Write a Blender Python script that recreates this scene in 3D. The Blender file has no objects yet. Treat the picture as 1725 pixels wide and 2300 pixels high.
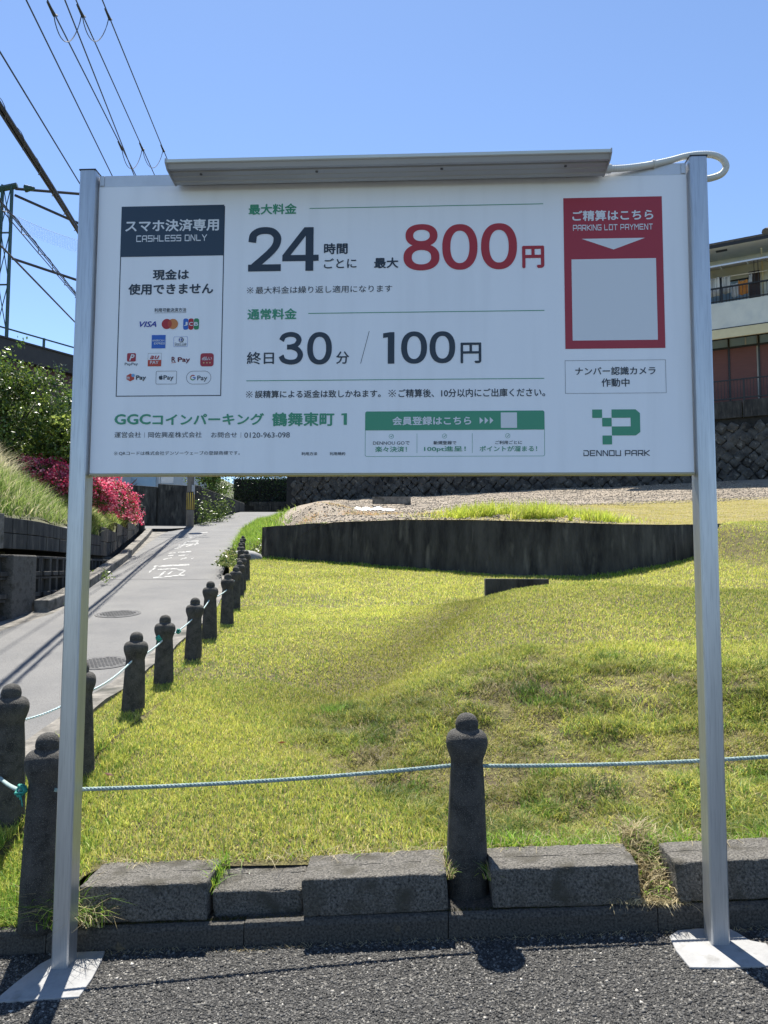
import bpy, bmesh, math, random
import numpy as np
from mathutils import Vector, Matrix
random.seed(7); RNG = np.random.default_rng(11)
S = bpy.context.scene
COL = S.collection

# ---------------------------------------------------------------- camera
YAW, PITCH, ROLL = -0.04995, 0.07509, 0.004316
cy, sy, cp, sp = math.cos(YAW), math.sin(YAW), math.cos(PITCH), math.sin(PITCH)
fw = Vector((sy*cp, cy*cp, sp)); rt = Vector((cy, -sy, 0)); up = rt.cross(fw)
rt2 = rt*math.cos(ROLL) + up*math.sin(ROLL); up2 = -rt*math.sin(ROLL) + up*math.cos(ROLL)
cam_d = bpy.data.cameras.new('camera'); cam = bpy.data.objects.new('camera', cam_d); COL.objects.link(cam)
M4 = Matrix((( rt2.x, up2.x, -fw.x, 0.104), (rt2.y, up2.y, -fw.y, -2.177), (rt2.z, up2.z, -fw.z, 1.094), (0, 0, 0, 1)))
cam.matrix_world = M4
cam_d.sensor_fit = 'VERTICAL'; cam_d.sensor_height = 36.0; cam_d.lens = 36.0*1660/2300
cam_d.clip_start = 0.05; cam_d.clip_end = 2000
S.camera = cam

# ---------------------------------------------------------------- sky, sun, exposure
SUN_EL, SUN_AZ = math.radians(61), math.radians(-15)      # azimuth from +Y towards +X
w = bpy.data.worlds.new('World'); S.world = w; w.use_nodes = True
nt = w.node_tree; nt.nodes.clear()
out = nt.nodes.new('ShaderNodeOutputWorld'); bg = nt.nodes.new('ShaderNodeBackground'); sky = nt.nodes.new('ShaderNodeTexSky')
sky.sky_type = 'NISHITA'; sky.sun_disc = False; sky.sun_elevation = SUN_EL; sky.sun_rotation = SUN_AZ
sky.air_density = 0.75; sky.dust_density = 0.05; sky.ozone_density = 2.9; sky.altitude = 60
bg.inputs['Strength'].default_value = 0.103
nt.links.new(sky.outputs[0], bg.inputs[0]); nt.links.new(bg.outputs[0], out.inputs[0])
sd = bpy.data.lights.new('sun', 'SUN'); sd.energy = 5.0; sd.angle = math.radians(0.55); sd.color = (1.0, 0.95, 0.86)
so = bpy.data.objects.new('sun', sd); COL.objects.link(so)
sdir = Vector((math.sin(SUN_AZ)*math.cos(SUN_EL), math.cos(SUN_AZ)*math.cos(SUN_EL), math.sin(SUN_EL)))
so.rotation_euler = (-sdir).to_track_quat('-Z', 'Y').to_euler(); so.location = (0, 0, 30)
S.view_settings.view_transform = 'Standard'; S.view_settings.look = 'None'
S.view_settings.exposure = 1.17; S.view_settings.gamma = 1.0; S.view_settings.use_curve_mapping = False
try:
    S.cycles.max_bounces = 6; S.cycles.transparent_max_bounces = 6
except Exception: pass

# ---------------------------------------------------------------- materials
def mat(name, c1, c2=None, scale=5.0, rough=0.8, bump=0.0, bscale=None, metal=0.0, spec=0.5,
        c3=None, s3=30.0, t3=(0.55, 0.7), detail=6.0, stretch=(1, 1, 1), transl=0.0, attr=None, bdist=0.01, coord='Object'):
    m = bpy.data.materials.new(name); m.use_nodes = True
    n = m.node_tree.nodes; l = m.node_tree.links; b = n['Principled BSDF']
    b.inputs['Roughness'].default_value = rough; b.inputs['Metallic'].default_value = metal
    b.inputs['Specular IOR Level'].default_value = spec
    b.inputs['Base Color'].default_value = (*c1, 1)
    tc = n.new('ShaderNodeNewGeometry') if coord == 'World' else n.new('ShaderNodeTexCoord')
    mp = n.new('ShaderNodeMapping'); mp.inputs['Scale'].default_value = stretch
    l.new(tc.outputs['Position' if coord == 'World' else 'Object'], mp.inputs[0])
    col = None
    if attr:
        a = n.new('ShaderNodeAttribute'); a.attribute_name = attr; col = a.outputs['Color']
    elif c2:
        ns = n.new('ShaderNodeTexNoise'); ns.inputs['Scale'].default_value = scale; ns.inputs['Detail'].default_value = detail
        ns.inputs['Roughness'].default_value = 0.65
        l.new(mp.outputs[0], ns.inputs['Vector'])
        r = n.new('ShaderNodeValToRGB'); r.color_ramp.elements[0].position = 0.35; r.color_ramp.elements[1].position = 0.65
        r.color_ramp.elements[0].color = (*c1, 1); r.color_ramp.elements[1].color = (*c2, 1)
        l.new(ns.outputs[0], r.inputs[0]); col = r.outputs[0]
    if c3 and col:
        n3 = n.new('ShaderNodeTexNoise'); n3.inputs['Scale'].default_value = s3; n3.inputs['Detail'].default_value = 4
        l.new(mp.outputs[0], n3.inputs['Vector'])
        r3 = n.new('ShaderNodeMapRange'); r3.inputs[1].default_value = t3[0]; r3.inputs[2].default_value = t3[1]
        l.new(n3.outputs[0], r3.inputs[0])
        mx = n.new('ShaderNodeMix'); mx.data_type = 'RGBA'; mx.inputs[7].default_value = (*c3, 1)
        l.new(r3.outputs[0], mx.inputs[0]); l.new(col, mx.inputs[6]); col = mx.outputs[2]
    if col: l.new(col, b.inputs['Base Color'])
    if bump > 0:
        nb = n.new('ShaderNodeTexNoise'); nb.inputs['Scale'].default_value = bscale or scale*4; nb.inputs['Detail'].default_value = 6
        l.new(mp.outputs[0], nb.inputs['Vector'])
        bp = n.new('ShaderNodeBump'); bp.inputs['Strength'].default_value = bump; bp.inputs['Distance'].default_value = bdist
        l.new(nb.outputs[0], bp.inputs['Height']); l.new(bp.outputs[0], b.inputs['Normal'])
    if transl > 0:
        tr = n.new('ShaderNodeBsdfTranslucent'); ms = n.new('ShaderNodeMixShader'); ms.inputs[0].default_value = transl
        if col:
            l.new(col, tr.inputs[0])
        else: tr.inputs[0].default_value = (*c1, 1)
        o = n['Material Output']; l.new(b.outputs[0], ms.inputs[1]); l.new(tr.outputs[0], ms.inputs[2]); l.new(ms.outputs[0], o.inputs[0])
    return m

# ---------------------------------------------------------------- object helpers
def tag(o, label=None, cat=None, group=None, kind=None):
    if label: o['label'] = label
    if cat: o['category'] = cat
    if group: o['group'] = group
    if kind: o['kind'] = kind
    return o
def empty(name, loc=(0, 0, 0), label=None, cat=None, group=None):
    o = bpy.data.objects.new(name, None); COL.objects.link(o); o.location = loc; o.empty_display_size = 0.1
    return tag(o, label, cat, group)
def link(name, me, m=None, parent=None, loc=None, smooth=False):
    if m and not me.materials: me.materials.append(m)
    if smooth: me.shade_smooth()
    o = bpy.data.objects.new(name, me); COL.objects.link(o)
    if parent: 
        o.parent = parent
    if loc: o.location = loc
    return o
class MB:
    def __init__(s): s.v = []; s.f = []
    def add(s, vs, fs):
        k = len(s.v); s.v += [tuple(v) for v in vs]; s.f += [tuple(i+k for i in f) for f in fs]; return s
    def box(s, x0, x1, y0, y1, z0, z1):
        return s.hexa([(x0,y0,z0),(x1,y0,z0),(x1,y1,z0),(x0,y1,z0),(x0,y0,z1),(x1,y0,z1),(x1,y1,z1),(x0,y1,z1)])
    def hexa(s, v): return s.add(v, [(0,3,2,1),(4,5,6,7),(0,1,5,4),(1,2,6,5),(2,3,7,6),(3,0,4,7)])
    def tube(s, pts, r, n=6, caps=True):
        pts = [Vector(p) for p in pts]; k = len(pts); vs = []; fs = []
        rr = r if hasattr(r, '__len__') else [r]*k
        for i, p in enumerate(pts):
            t = (pts[min(i+1, k-1)]-pts[max(i-1, 0)]).normalized()
            a = Vector((0, 0, 1)) if abs(t.z) < 0.9 else Vector((1, 0, 0))
            u = t.cross(a).normalized(); vv = t.cross(u)
            for j in range(n):
                th = 2*math.pi*j/n; vs.append(p+u*math.cos(th)*rr[i]+vv*math.sin(th)*rr[i])
        for i in range(k-1):
            for j in range(n):
                fs.append((i*n+j, i*n+(j+1) % n, (i+1)*n+(j+1) % n, (i+1)*n+j))
        if caps: fs += [tuple(range(n-1, -1, -1)), tuple((k-1)*n+j for j in range(n))]
        return s.add(vs, fs)
    def lathe(s, prof, n=24, c=(0, 0, 0)):
        vs = []; fs = []; k = len(prof)
        for r, z in prof:
            for j in range(n):
                th = 2*math.pi*j/n; vs.append((c[0]+r*math.cos(th), c[1]+r*math.sin(th), c[2]+z))
        for i in range(k-1):
            for j in range(n): fs.append((i*n+j, i*n+(j+1) % n, (i+1)*n+(j+1) % n, (i+1)*n+j))
        fs += [tuple(range(n-1, -1, -1)), tuple((k-1)*n+j for j in range(n))]
        return s.add(vs, fs)
    def prism_x(s, prof, x0, x1):        # closed (y,z) profile swept along x
        k = len(prof); vs = [(x0, y, z) for y, z in prof]+[(x1, y, z) for y, z in prof]
        fs = [(i, (i+1) % k, k+(i+1) % k, k+i) for i in range(k)]+[tuple(range(k-1, -1, -1)), tuple(range(k, 2*k))]
        return s.add(vs, fs)
    def prism_z(s, poly, z0, z1):
        k = len(poly); vs = [(x, y, z0(x, y) if callable(z0) else z0) for x, y in poly]+[(x, y, z1(x, y) if callable(z1) else z1) for x, y in poly]
        fs = [(i, (i+1) % k, k+(i+1) % k, k+i) for i in range(k)]+[tuple(range(k-1, -1, -1)), tuple(range(k, 2*k))]
        return s.add(vs, fs)
    def mesh(s, name):
        me = bpy.data.meshes.new(name); me.from_pydata(s.v, [], s.f); me.update()
        b = bmesh.new(); b.from_mesh(me); bmesh.ops.recalc_face_normals(b, faces=b.faces); b.to_mesh(me); b.free()
        return me
    def build(s, name, m, parent=None, loc=None, smooth=False, bevel=0.0, seg=2):
        o = link(name, s.mesh(name), m, parent, loc, smooth)
        if bevel:
            md = o.modifiers.new('bevel', 'BEVEL'); md.width = bevel; md.segments = seg; md.limit_method = 'ANGLE'
        return o
def smoothstep(a, b, x):
    t = np.clip((x-a)/(b-a), 0, 1); return t*t*(3-2*t)
def np_mesh(name, V, F, m=None, parent=None, colors=None, smooth=False):
    """V (n,3), F (m,3 or 4) numpy -> object"""
    me = bpy.data.meshes.new(name); k = F.shape[1]
    me.vertices.add(len(V)); me.vertices.foreach_set('co', np.ascontiguousarray(V, dtype=np.float32).ravel())
    me.loops.add(F.size); me.loops.foreach_set('vertex_index', np.ascontiguousarray(F, dtype=np.int32).ravel())
    me.polygons.add(len(F)); me.polygons.foreach_set('loop_start', np.arange(len(F), dtype=np.int32)*k)
    me.update(calc_edges=True)
    if colors is not None:
        a = me.color_attributes.new('col', 'FLOAT_COLOR', 'POINT')
        c = np.ones((len(V), 4), dtype=np.float32); c[:, :3] = colors; a.data.foreach_set('color', c.ravel())
    return link(name, me, m, parent, smooth=smooth)
def vnoise(x, y, s, seed=0):
    """smooth 2-D value noise 0..1"""
    r = np.random.default_rng(seed).random((256, 256)); X = np.asarray(x)/s+60.3; Y = np.asarray(y)/s+60.7
    i = np.floor(X).astype(int); j = np.floor(Y).astype(int); u = X-i; v = Y-j; u = u*u*(3-2*u); v = v*v*(3-2*v)
    g = lambda a, b: r[a % 256, b % 256]
    return (g(i, j)*(1-u)+g(i+1, j)*u)*(1-v)+(g(i, j+1)*(1-u)+g(i+1, j+1)*u)*v
def fbm(x, y, s, seed=0): return 0.55*vnoise(x, y, s, seed)+0.28*vnoise(x, y, s/2.1, seed+1)+0.17*vnoise(x, y, s/4.3, seed+2)
def blades(name, P, h, wd, lean, colors, m, seg=2, droop=0.5, parent=None):
    """grass blades: P (n,3) roots, h heights, wd widths, lean 0..1, colours (n,3); each blade bends and tapers"""
    n = len(P); th = RNG.random(n)*6.283; ph = RNG.random(n)*6.283
    dx, dy = np.cos(th), np.sin(th); wx, wy = np.cos(ph), np.sin(ph); V = []
    for k in range(seg+1):
        t = k/seg; off = lean*h*(t**1.7); zz = h*t*(1-droop*lean*t)
        c = P+np.stack([dx*off, dy*off, zz], 1)
        if k < seg:
            hw = wd*0.5*(1-0.45*t)
            V += [c-np.stack([wx*hw, wy*hw, 0*hw], 1), c+np.stack([wx*hw, wy*hw, 0*hw], 1)]
        else: V += [c]
    nv = 2*seg+1; V = np.stack(V, 1).reshape(-1, 3); base = np.arange(n)[:, None]*nv; F = []
    for k in range(seg-1):
        F += [base+np.array([[2*k, 2*k+1, 2*k+3]]), base+np.array([[2*k, 2*k+3, 2*k+2]])]
    F += [base+np.array([[2*seg-2, 2*seg-1, 2*seg]])]
    return np_mesh(name, V, np.concatenate(F), m, parent, np.repeat(colors, nv, 0))
OCT_V = np.array([(1,0,0),(-1,0,0),(0,1,0),(0,-1,0),(0,0,1),(0,0,-1)], float)
OCT_F = np.array([(0,2,4),(2,1,4),(1,3,4),(3,0,4),(2,0,5),(1,2,5),(3,1,5),(0,3,5)])
def rotmats(n):
    q = RNG.normal(size=(n, 4)); q /= np.linalg.norm(q, axis=1)[:, None]; a, b, c, d = q.T
    return np.stack([1-2*(c*c+d*d), 2*(b*c-a*d), 2*(b*d+a*c), 2*(b*c+a*d), 1-2*(b*b+d*d), 2*(c*d-a*b), 2*(b*d-a*c), 2*(c*d+a*b), 1-2*(b*b+c*c)], 1).reshape(-1, 3, 3)
def pebbles(name, P, r, colors, m, flat=0.7, parent=None):
    n = len(P); V = OCT_V[None]*RNG.uniform(0.6, 1.25, (n, 6, 1)); V = np.einsum('nij,nkj->nki', rotmats(n), V)*r[:, None, None]
    V[:, :, 2] *= flat; V += P[:, None, :]; F = OCT_F[None]+np.arange(n)[:, None, None]*6
    return np_mesh(name, V.reshape(-1, 3), F.reshape(-1, 3), m, parent, np.repeat(colors, 6, 0))
def leaves(name, P, size, colors, m, parent=None, up=0.0, aspect=0.45, fold=0.18):
    """leaf = folded diamond of four verts, two tris"""
    n = len(P); R = rotmats(n); s = np.asarray(size).reshape(-1, 1, 1)*np.ones((n, 1, 1))
    L = np.array([(0, -0.5, 0), (aspect*0.5, 0, fold*0.3), (0, 0.5, 0), (-aspect*0.5, 0, fold*0.3)])
    V = np.einsum('nij,kj->nki', R, L)
    if up: 
        V[:, :, 2] *= (1-up)
    V = V*s+P[:, None, :]
    F = np.array([(0, 1, 2), (0, 2, 3)])[None]+np.arange(n)[:, None, None]*4
    return np_mesh(name, V.reshape(-1, 3), F.reshape(-1, 3), m, parent, np.repeat(colors, 4, 0))
def colmix(n, palette, weights, jit=0.18):
    p = np.array(palette); i = RNG.choice(len(p), n, p=np.array(weights)/sum(weights))
    return np.clip(p[i]*(1+RNG.normal(0, jit, (n, 1))), 0.003, 0.9)

# material library
m_asph = mat('lot_asphalt', (0.01,0.01,0.0095), (0.052,0.05,0.047), 110, 0.85, 1.0, 200, c3=(0.15,0.142,0.13), s3=240, t3=(0.58,0.7), bdist=0.01, coord='World')
m_road = mat('road_asphalt', (0.14,0.14,0.14), (0.185,0.183,0.177), 1.1, 0.88, 0.6, 180, spec=0.25, c3=(0.07,0.07,0.07), s3=110, t3=(0.45,0.8), bdist=0.004, coord='World')
m_chip = mat('asphalt_chip', (0.1,0.1,0.1), rough=0.75, attr='col')
m_conc = mat('weathered_concrete', (0.024,0.022,0.019), (0.2,0.186,0.16), 150, 0.92, 1.0, 240, c3=(0.06,0.054,0.04), s3=13, t3=(0.5,0.68), bdist=0.008, coord='World', detail=9)
m_kerb = mat('kerb_concrete', (0.015,0.0135,0.012), (0.095,0.088,0.075), 150, 0.9, 0.9, 170, c3=(0.2,0.15,0.07), s3=11, t3=(0.68,0.8), bdist=0.004, coord='World')
m_boll = mat('bollard_concrete', (0.022,0.021,0.019), (0.075,0.07,0.062), 22, 0.9, 1.0, 300, c3=(0.17,0.16,0.14), s3=380, t3=(0.55,0.7), bdist=0.006, coord='World')
m_wall = mat('dark_stained_wall', (0.014,0.013,0.012), (0.075,0.07,0.06), 3.4, 0.92, 1.0, 30, c3=(0.14,0.13,0.105), s3=4.5, t3=(0.58,0.75), stretch=(1.3,1.3,0.35), bdist=0.02, coord='World')
m_block = mat('block_wall_concrete', (0.016,0.016,0.015), (0.072,0.068,0.06), 3.0, 0.92, 0.8, 60, c3=(0.11,0.10,0.085), s3=6, t3=(0.6,0.78), stretch=(1.6,1.6,0.4), bdist=0.008, coord='World')
m_mortar = mat('dark_mortar', (0.012,0.012,0.012), (0.03,0.03,0.028), 6, 0.95, 0.6, 40)
m_stone = mat('wall_stone', (0.018,0.018,0.018), (0.10,0.096,0.085), 2.4, 0.9, 1.0, 16, c3=(0.19,0.18,0.155), s3=6, t3=(0.6,0.72), bdist=0.03, coord='World')
m_kerbpale = mat('pale_kerb', (0.10,0.093,0.08), (0.24,0.22,0.19), 9, 0.9, 0.8, 60, c3=(0.04,0.04,0.03), s3=5, t3=(0.5,0.7), coord='World')
m_galv = mat('galvanised_steel', (0.46,0.48,0.50), (0.56,0.58,0.6), 3.0, 0.40, 0.2, 60, metal=0.8, c3=(0.37,0.385,0.41), s3=14, t3=(0.52,0.8), stretch=(22,22,0.8), bdist=0.001)
m_alu = mat('aluminium_sheet', (0.6,0.61,0.62), (0.66,0.67,0.68), 20, 0.45, metal=0.5)
m_panel = mat('sign_panel_white', (0.87,0.885,0.91), (0.90,0.915,0.935), 1.6, 0.36, 0.05, 400, c3=(0.81,0.825,0.845), s3=4, t3=(0.5,0.85), stretch=(4,1,0.35))
m_lampb = mat('lamp_body', (0.42,0.43,0.44), (0.48,0.49,0.5), 3, 0.45, metal=0.15, stretch=(0.3,1,1))
m_lampd = mat('lamp_screw', (0.12,0.12,0.12), rough=0.5, metal=0.5)
m_lens = mat('lamp_lens', (0.62,0.66,0.62), (0.66,0.69,0.66), 4, 0.25)
m_cond = mat('conduit_plastic', (0.62,0.61,0.55), (0.68,0.67,0.61), 6, 0.5)
m_dark = mat('dark_cap', (0.02,0.022,0.028), rough=0.5)
m_pad = mat('painted_pad_concrete', (0.25,0.25,0.248), (0.31,0.31,0.305), 14, 0.9, 0.6, 120, c3=(0.17,0.165,0.155), s3=22, t3=(0.55,0.8), bdist=0.002, coord='World')
m_rope = mat('rope_fibre', (0.16,0.25,0.235), (0.36,0.44,0.42), 90, 0.75, 0.4, 400, bdist=0.001, coord='World')
m_rope2 = mat('pale_rope_fibre', (0.42,0.55,0.56), (0.6,0.7,0.7), 90, 0.75, 0.4, 400, bdist=0.001, coord='World')
m_knot = mat('knot_fibre', (0.02,0.22,0.17), (0.04,0.36,0.28), 120, 0.7, 0.4, 300, bdist=0.001)
m_blade = mat('grass_blade', (0.2,0.25,0.05), rough=0.55, attr='col', transl=0.45, spec=0.3)
m_leaf = mat('leaf', (0.05,0.1,0.02), rough=0.38, attr='col', transl=0.35, spec=0.5)
m_petal = mat('petal', (0.6,0.05,0.15), rough=0.5, attr='col', transl=0.4, spec=0.3)
m_bark = mat('bark', (0.07,0.055,0.04), (0.13,0.1,0.075), 20, 0.9, 0.7, 60)
m_wire = mat('wire_black', (0.03,0.032,0.04), rough=0.5)
m_pole = mat('pole_concrete', (0.13,0.13,0.135), (0.19,0.19,0.19), 3, 0.85, 0.3, 40)
m_green = mat('green_paint_steel', (0.015,0.05,0.045), (0.02,0.065,0.055), 3, 0.5)
m_yellow = mat('yellow_band', (0.6,0.42,0.06), (0.5,0.35,0.06), 12, 0.6)
m_paint = mat('worn_road_paint', (0.36,0.36,0.35), (0.52,0.52,0.5), 14, 0.9, 0.4, 120, spec=.25, c3=(0.13,0.13,0.13), s3=14, t3=(0.48,0.58), coord='World')
m_iron = mat('manhole_iron', (0.07,0.07,0.072), (0.12,0.12,0.12), 14, 0.75, 0.8, 60, spec=.25, bdist=0.006)
m_cream = mat('cream_render', (0.58,0.59,0.54), (0.66,0.67,0.61), 1.2, 0.85, 0.3, 60, c3=(0.5,0.53,0.52), s3=2.2, t3=(0.5,0.8), coord='World')
m_cream2 = mat('cream_trim', (0.62,0.54,0.33), (0.68,0.6,0.38), 3, 0.8)
m_brown = mat('brown_house_shutter', (0.13,0.045,0.035), (0.17,0.06,0.045), 2, 0.6, 0.25, 30, stretch=(1,1,20))
m_maroon = mat('maroon_cladding', (0.075,0.035,0.04), (0.10,0.045,0.05), 1.5, 0.7, 0.4, 20, stretch=(1,1,8), coord='World')
m_fascia = mat('dark_fascia', (0.025,0.022,0.022), (0.035,0.031,0.03), 2, 0.6)
m_glass = mat('window_glass', (0.24,0.36,0.5), (0.32,0.42,0.5), 1.5, 0.1, spec=0.8)
m_bronze = mat('bronze_frame', (0.016,0.015,0.015), rough=0.5)
m_tile = mat('roof_tile', (0.07,0.06,0.05), (0.13,0.11,0.09), 6, 0.7, 0.4, 30)
m_awn = mat('awning_sheet', (0.5,0.5,0.5), (0.6,0.6,0.6), 2, 0.4, transl=0.3)
m_door = mat('dark_timber', (0.035,0.02,0.02), (0.06,0.032,0.03), 4, 0.6, stretch=(1,1,0.2))
m_clothw = mat('white_laundry', (0.62,0.63,0.64), (0.72,0.72,0.72), 8, 0.9, transl=0.2)
m_clotho = mat('orange_laundry', (0.68,0.27,0.06), (0.75,0.32,0.08), 8, 0.9, transl=0.2)
m_strip = mat('striped_towel', (0.25,0.25,0.24), (0.7,0.7,0.68), 14, 0.9, stretch=(1,1,0.02), coord='World')
m_lawn = mat('lawn_soil', (0.05,0.042,0.016), (0.17,0.15,0.045), 22, 0.95, 1.0, 90, c3=(0.085,0.062,0.032), s3=6, t3=(0.5,0.66), bdist=0.02, coord='World')
m_gravel = mat('gravel_soil', (0.2,0.17,0.13), (0.36,0.31,0.25), 5, 0.95, 1.0, 40, attr='col', c3=(0.16,0.13,0.09), s3=9, t3=(0.52,0.75), bdist=0.03, coord='World')
m_ground = mat('rough_ground', (0.05,0.065,0.02), (0.11,0.1,0.05), 0.7, 0.95, 0.6, 6, coord='World')
m_bank = mat('bank_soil', (0.05,0.055,0.02), (0.1,0.1,0.04), 3, 0.95, 0.8, 30, coord='World')
m_white = mat('white_plastic_sheet', (0.72,0.72,0.72), (0.8,0.8,0.8), 5, 0.5, transl=0.2)
m_grey = mat('pale_grey_metal', (0.33,0.34,0.35), (0.4,0.41,0.42), 5, 0.5, stretch=(1,1,20))
m_redp = mat('red_plastic', (0.6,0.02,0.02), rough=0.4)
m_house = mat('pale_house_render', (0.5,0.52,0.55), (0.56,0.58,0.6), 1, 0.8)
def flat(name, c, rough=0.45): return mat(name, c, rough=rough)
INK = dict(paper=flat('print_white', (0.72,0.74,0.76)), ink=flat('print_navy', (0.022,0.036,0.055)), green=flat('print_green', (0.055,0.30,0.17)),
           red=flat('print_red', (0.42,0.025,0.035)), visa=flat('print_blue', (0.03,0.05,0.33)), dred=flat('print_dark_red', (0.16,0.02,0.03)),
           grey=flat('print_grey', (0.09,0.1,0.11)), navy=flat('print_navy_block', (0.025,0.048,0.078)), orange=flat('print_orange', (0.62,0.22,0.06)),
           amex=flat('print_mid_blue', (0.03,0.13,0.5)), jgreen=flat('print_logo_green', (0.03,0.25,0.09)), jred=flat('print_logo_red', (0.42,0.02,0.03)),
           crim=flat('print_crimson', (0.38,0.028,0.045)), sky=flat('print_sky_blue', (0.15,0.38,0.65)), gold=flat('print_gold', (0.6,0.4,0.2)), vermil=flat('print_vermilion', (0.5,0.06,0.03)))
# ---------------------------------------------------------------- the lie of the land
I_ = np.interp
def zroad(y): return I_(y, [-20, -6, -2, 0, 29, 37.7, 44, 80], [-1.0, -0.85, -0.56, -0.35, 2.84, 4.1, 4.2, 4.3])
ROWY = [-12, 0.63, 1.1, 1.9, 2.55, 3.25, 4.03, 4.78, 5.87, 6.87, 7.47, 8.68, 9.87, 10.96, 12.27, 13.3, 18, 24, 30, 37, 46]
ROWX = [-1.5, -1.48, -1.45, -1.5, -1.54, -1.59, -1.68, -1.75, -1.94, -2.13, -2.25, -2.5, -2.84, -3.13, -3.44, -3.67, -4.75, -6.0, -6.9, -6.6, -5.0]
def xrow(y): return I_(y, ROWY, ROWX)
def xright(y): return xrow(y)-0.34
def xleft(y): return I_(y, [-20, -2, 6.2, 7.6, 10, 13, 19.1, 23.5, 27, 30, 37, 46], [-6.5, -5.0, -4.78, -4.76, -5.41, -6.16, -7.9, -9.04, -9.75, -9.78, -9.78, -9.0])
WX = [-4.3, -3.21, -1.575, -0.255, 0.947, 2.213, 3.251, 4.11, 4.75, 6.5, 12, 30]
WY = [14.4, 13.21, 12.09, 11.05, 10.12, 9.49, 9.53, 10.06, 10.69, 11.6, 12.4, 13]
WT = [1.95, 1.94, 1.97, 1.95, 1.89, 1.815, 1.786, 1.81, 1.85, 1.95, 2.1, 2.3]
def yw(x): return I_(x, WX, WY)
def wtop(x): return I_(x, WX, WT)
def yfoot(x): return 26.34+(13.24-x)*0.4917
def hlot(x, y):
    a = 0.0635*x; s = smoothstep(-2.0, -3.4, x); return a*(1-s)+zroad(y)*s
def rough(x, y):
    yb = I_(x, [-.75, -.4, .1, .4], [1.5, 1.2, .5, .15]); return smoothstep(yb-.1, yb+.3, y)*smoothstep(2.75, 1.9, y-.18*np.sin(2.1*x))*smoothstep(-.8, -.25, x)
def hlawn0(x, y):
    z = 0.13+0.086*y
    z = z+0.05*x*np.exp(-np.maximum(y, 0)/1.3)*(x > -1.4)
    z = z+0.20*np.exp(-((x-2.3)/2.1)**2-((y-4.3)/1.5)**2)+0.20*smoothstep(-.55, 0.9, x)*smoothstep(0.75, 1.95, y-0.25*np.sin(x*1.7))*smoothstep(6.2, 4.2, y)*smoothstep(9, 3, x)
    z = z+0.11*np.maximum(x-2.6, 0)*smoothstep(2, 8, y)
    z = z-0.10*smoothstep(1.6, 0.1, y)*smoothstep(-0.95, -1.15, x)
    dl = (x+0.4)*0.945-(y-2.6)*0.326; al = (x+0.4)*0.326+(y-2.6)*0.945
    z = z+0.13*np.exp(-((x-1.25)/1.05)**4-((y-5.35)/.75)**2)-0.17*np.exp(-(dl/0.46)**2)*smoothstep(-1.2, 0.6, al)*smoothstep(3.7, 2.3, al)
    mo = rough(x, y); z = z+mo*(0.11*(fbm(x, y, 0.42, 5)-0.5)+0.055*(fbm(x, y, 0.14, 6)-0.5))
    z = z+0.05*(fbm(x, y, 1.3, 3)-0.5)*smoothstep(0.3, 1.5, y)+0.03*(fbm(x, y, 0.28, 9)-0.5)*smoothstep(0.2, 0.8, y)
    return z
def hback(x, y):
    f = (y-yw(x))/(yfoot(x)-yw(x)); f = np.clip(f, -0.05, 1.1)
    z = wtop(x)*(1-f)+4.5*f
    z = z+0.36*np.exp(-((x+2.5)/0.95)**2-((y-15.2)/1.3)**2)
    z = z+(0.16*(fbm(x, y, 2.2, 21)-0.5)+0.10*(fbm(x, y, 0.6, 23)-0.5))*smoothstep(0.0, 0.06, f)*smoothstep(16, 3, x)
    s = smoothstep(0.25, 2.2, x-xright(y)); return z*s+(zroad(y)+0.06)*(1-s)
def hlawn(x, y):
    z = hlawn0(x, y)
    s = smoothstep(4.85, 5.4, x)*smoothstep(yw(x)-2.6, yw(x)-0.15, y)
    return z*(1-s)+hback(x, np.maximum(y, yw(x)))*s
def sheet(name, X, Y, Z, m, kind='structure', smooth=True, colors=None):
    a, b = X.shape; V = np.stack([X.ravel(), Y.ravel(), Z.ravel()], 1); i = np.arange(a*b).reshape(a, b)
    F = np.stack([i[:-1, :-1].ravel(), i[1:, :-1].ravel(), i[1:, 1:].ravel(), i[:-1, 1:].ravel()], 1)
    o = np_mesh(name, V, F, m, smooth=smooth, colors=colors); o['kind'] = kind; return o
def grid(u, v): return np.meshgrid(u, v, indexing='ij')

# wide ground beneath everything, out to the horizon
u = np.concatenate([[-900, -400, -200, -110], np.linspace(-70, 70, 90), [110, 200, 400, 900]])
X, Y = grid(u, u)
Z = zroad(np.clip(Y, -20, 60))-0.55
Z = np.where((X > -14) & (X < 26), Z, Z-0.2)
Z = Z-1.3*smoothstep(-1, -8, Y)*0
Z = Z+8.0*smoothstep(-13, -24, X)*smoothstep(12, 30, Y)*smoothstep(-200, -60, X)
sheet('ground', X, Y, Z, m_ground)

# parking lot (front edge against the kerb) and road
u = np.concatenate([np.linspace(-3.6, -1.2, 14), np.linspace(-1.1, 14, 30)]); X, Y = grid(u, np.concatenate([np.linspace(-14, -1, 14), np.linspace(-0.8, 0.082, 8)]))
sheet('parking_lot', X, Y, hlot(X, Y), m_asph)
v = np.linspace(-14, 46, 180); X, Y = grid(np.linspace(0, 1, 12), v)
X = xleft(Y)*(1-X)+xright(Y)*X; Zr = zroad(Y)
lotmask = (Y < 0.5) & (X > -3.4); Zr = np.where(lotmask, Zr-0.06, Zr)
sheet('road', X, Y, Zr, m_road)
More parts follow.
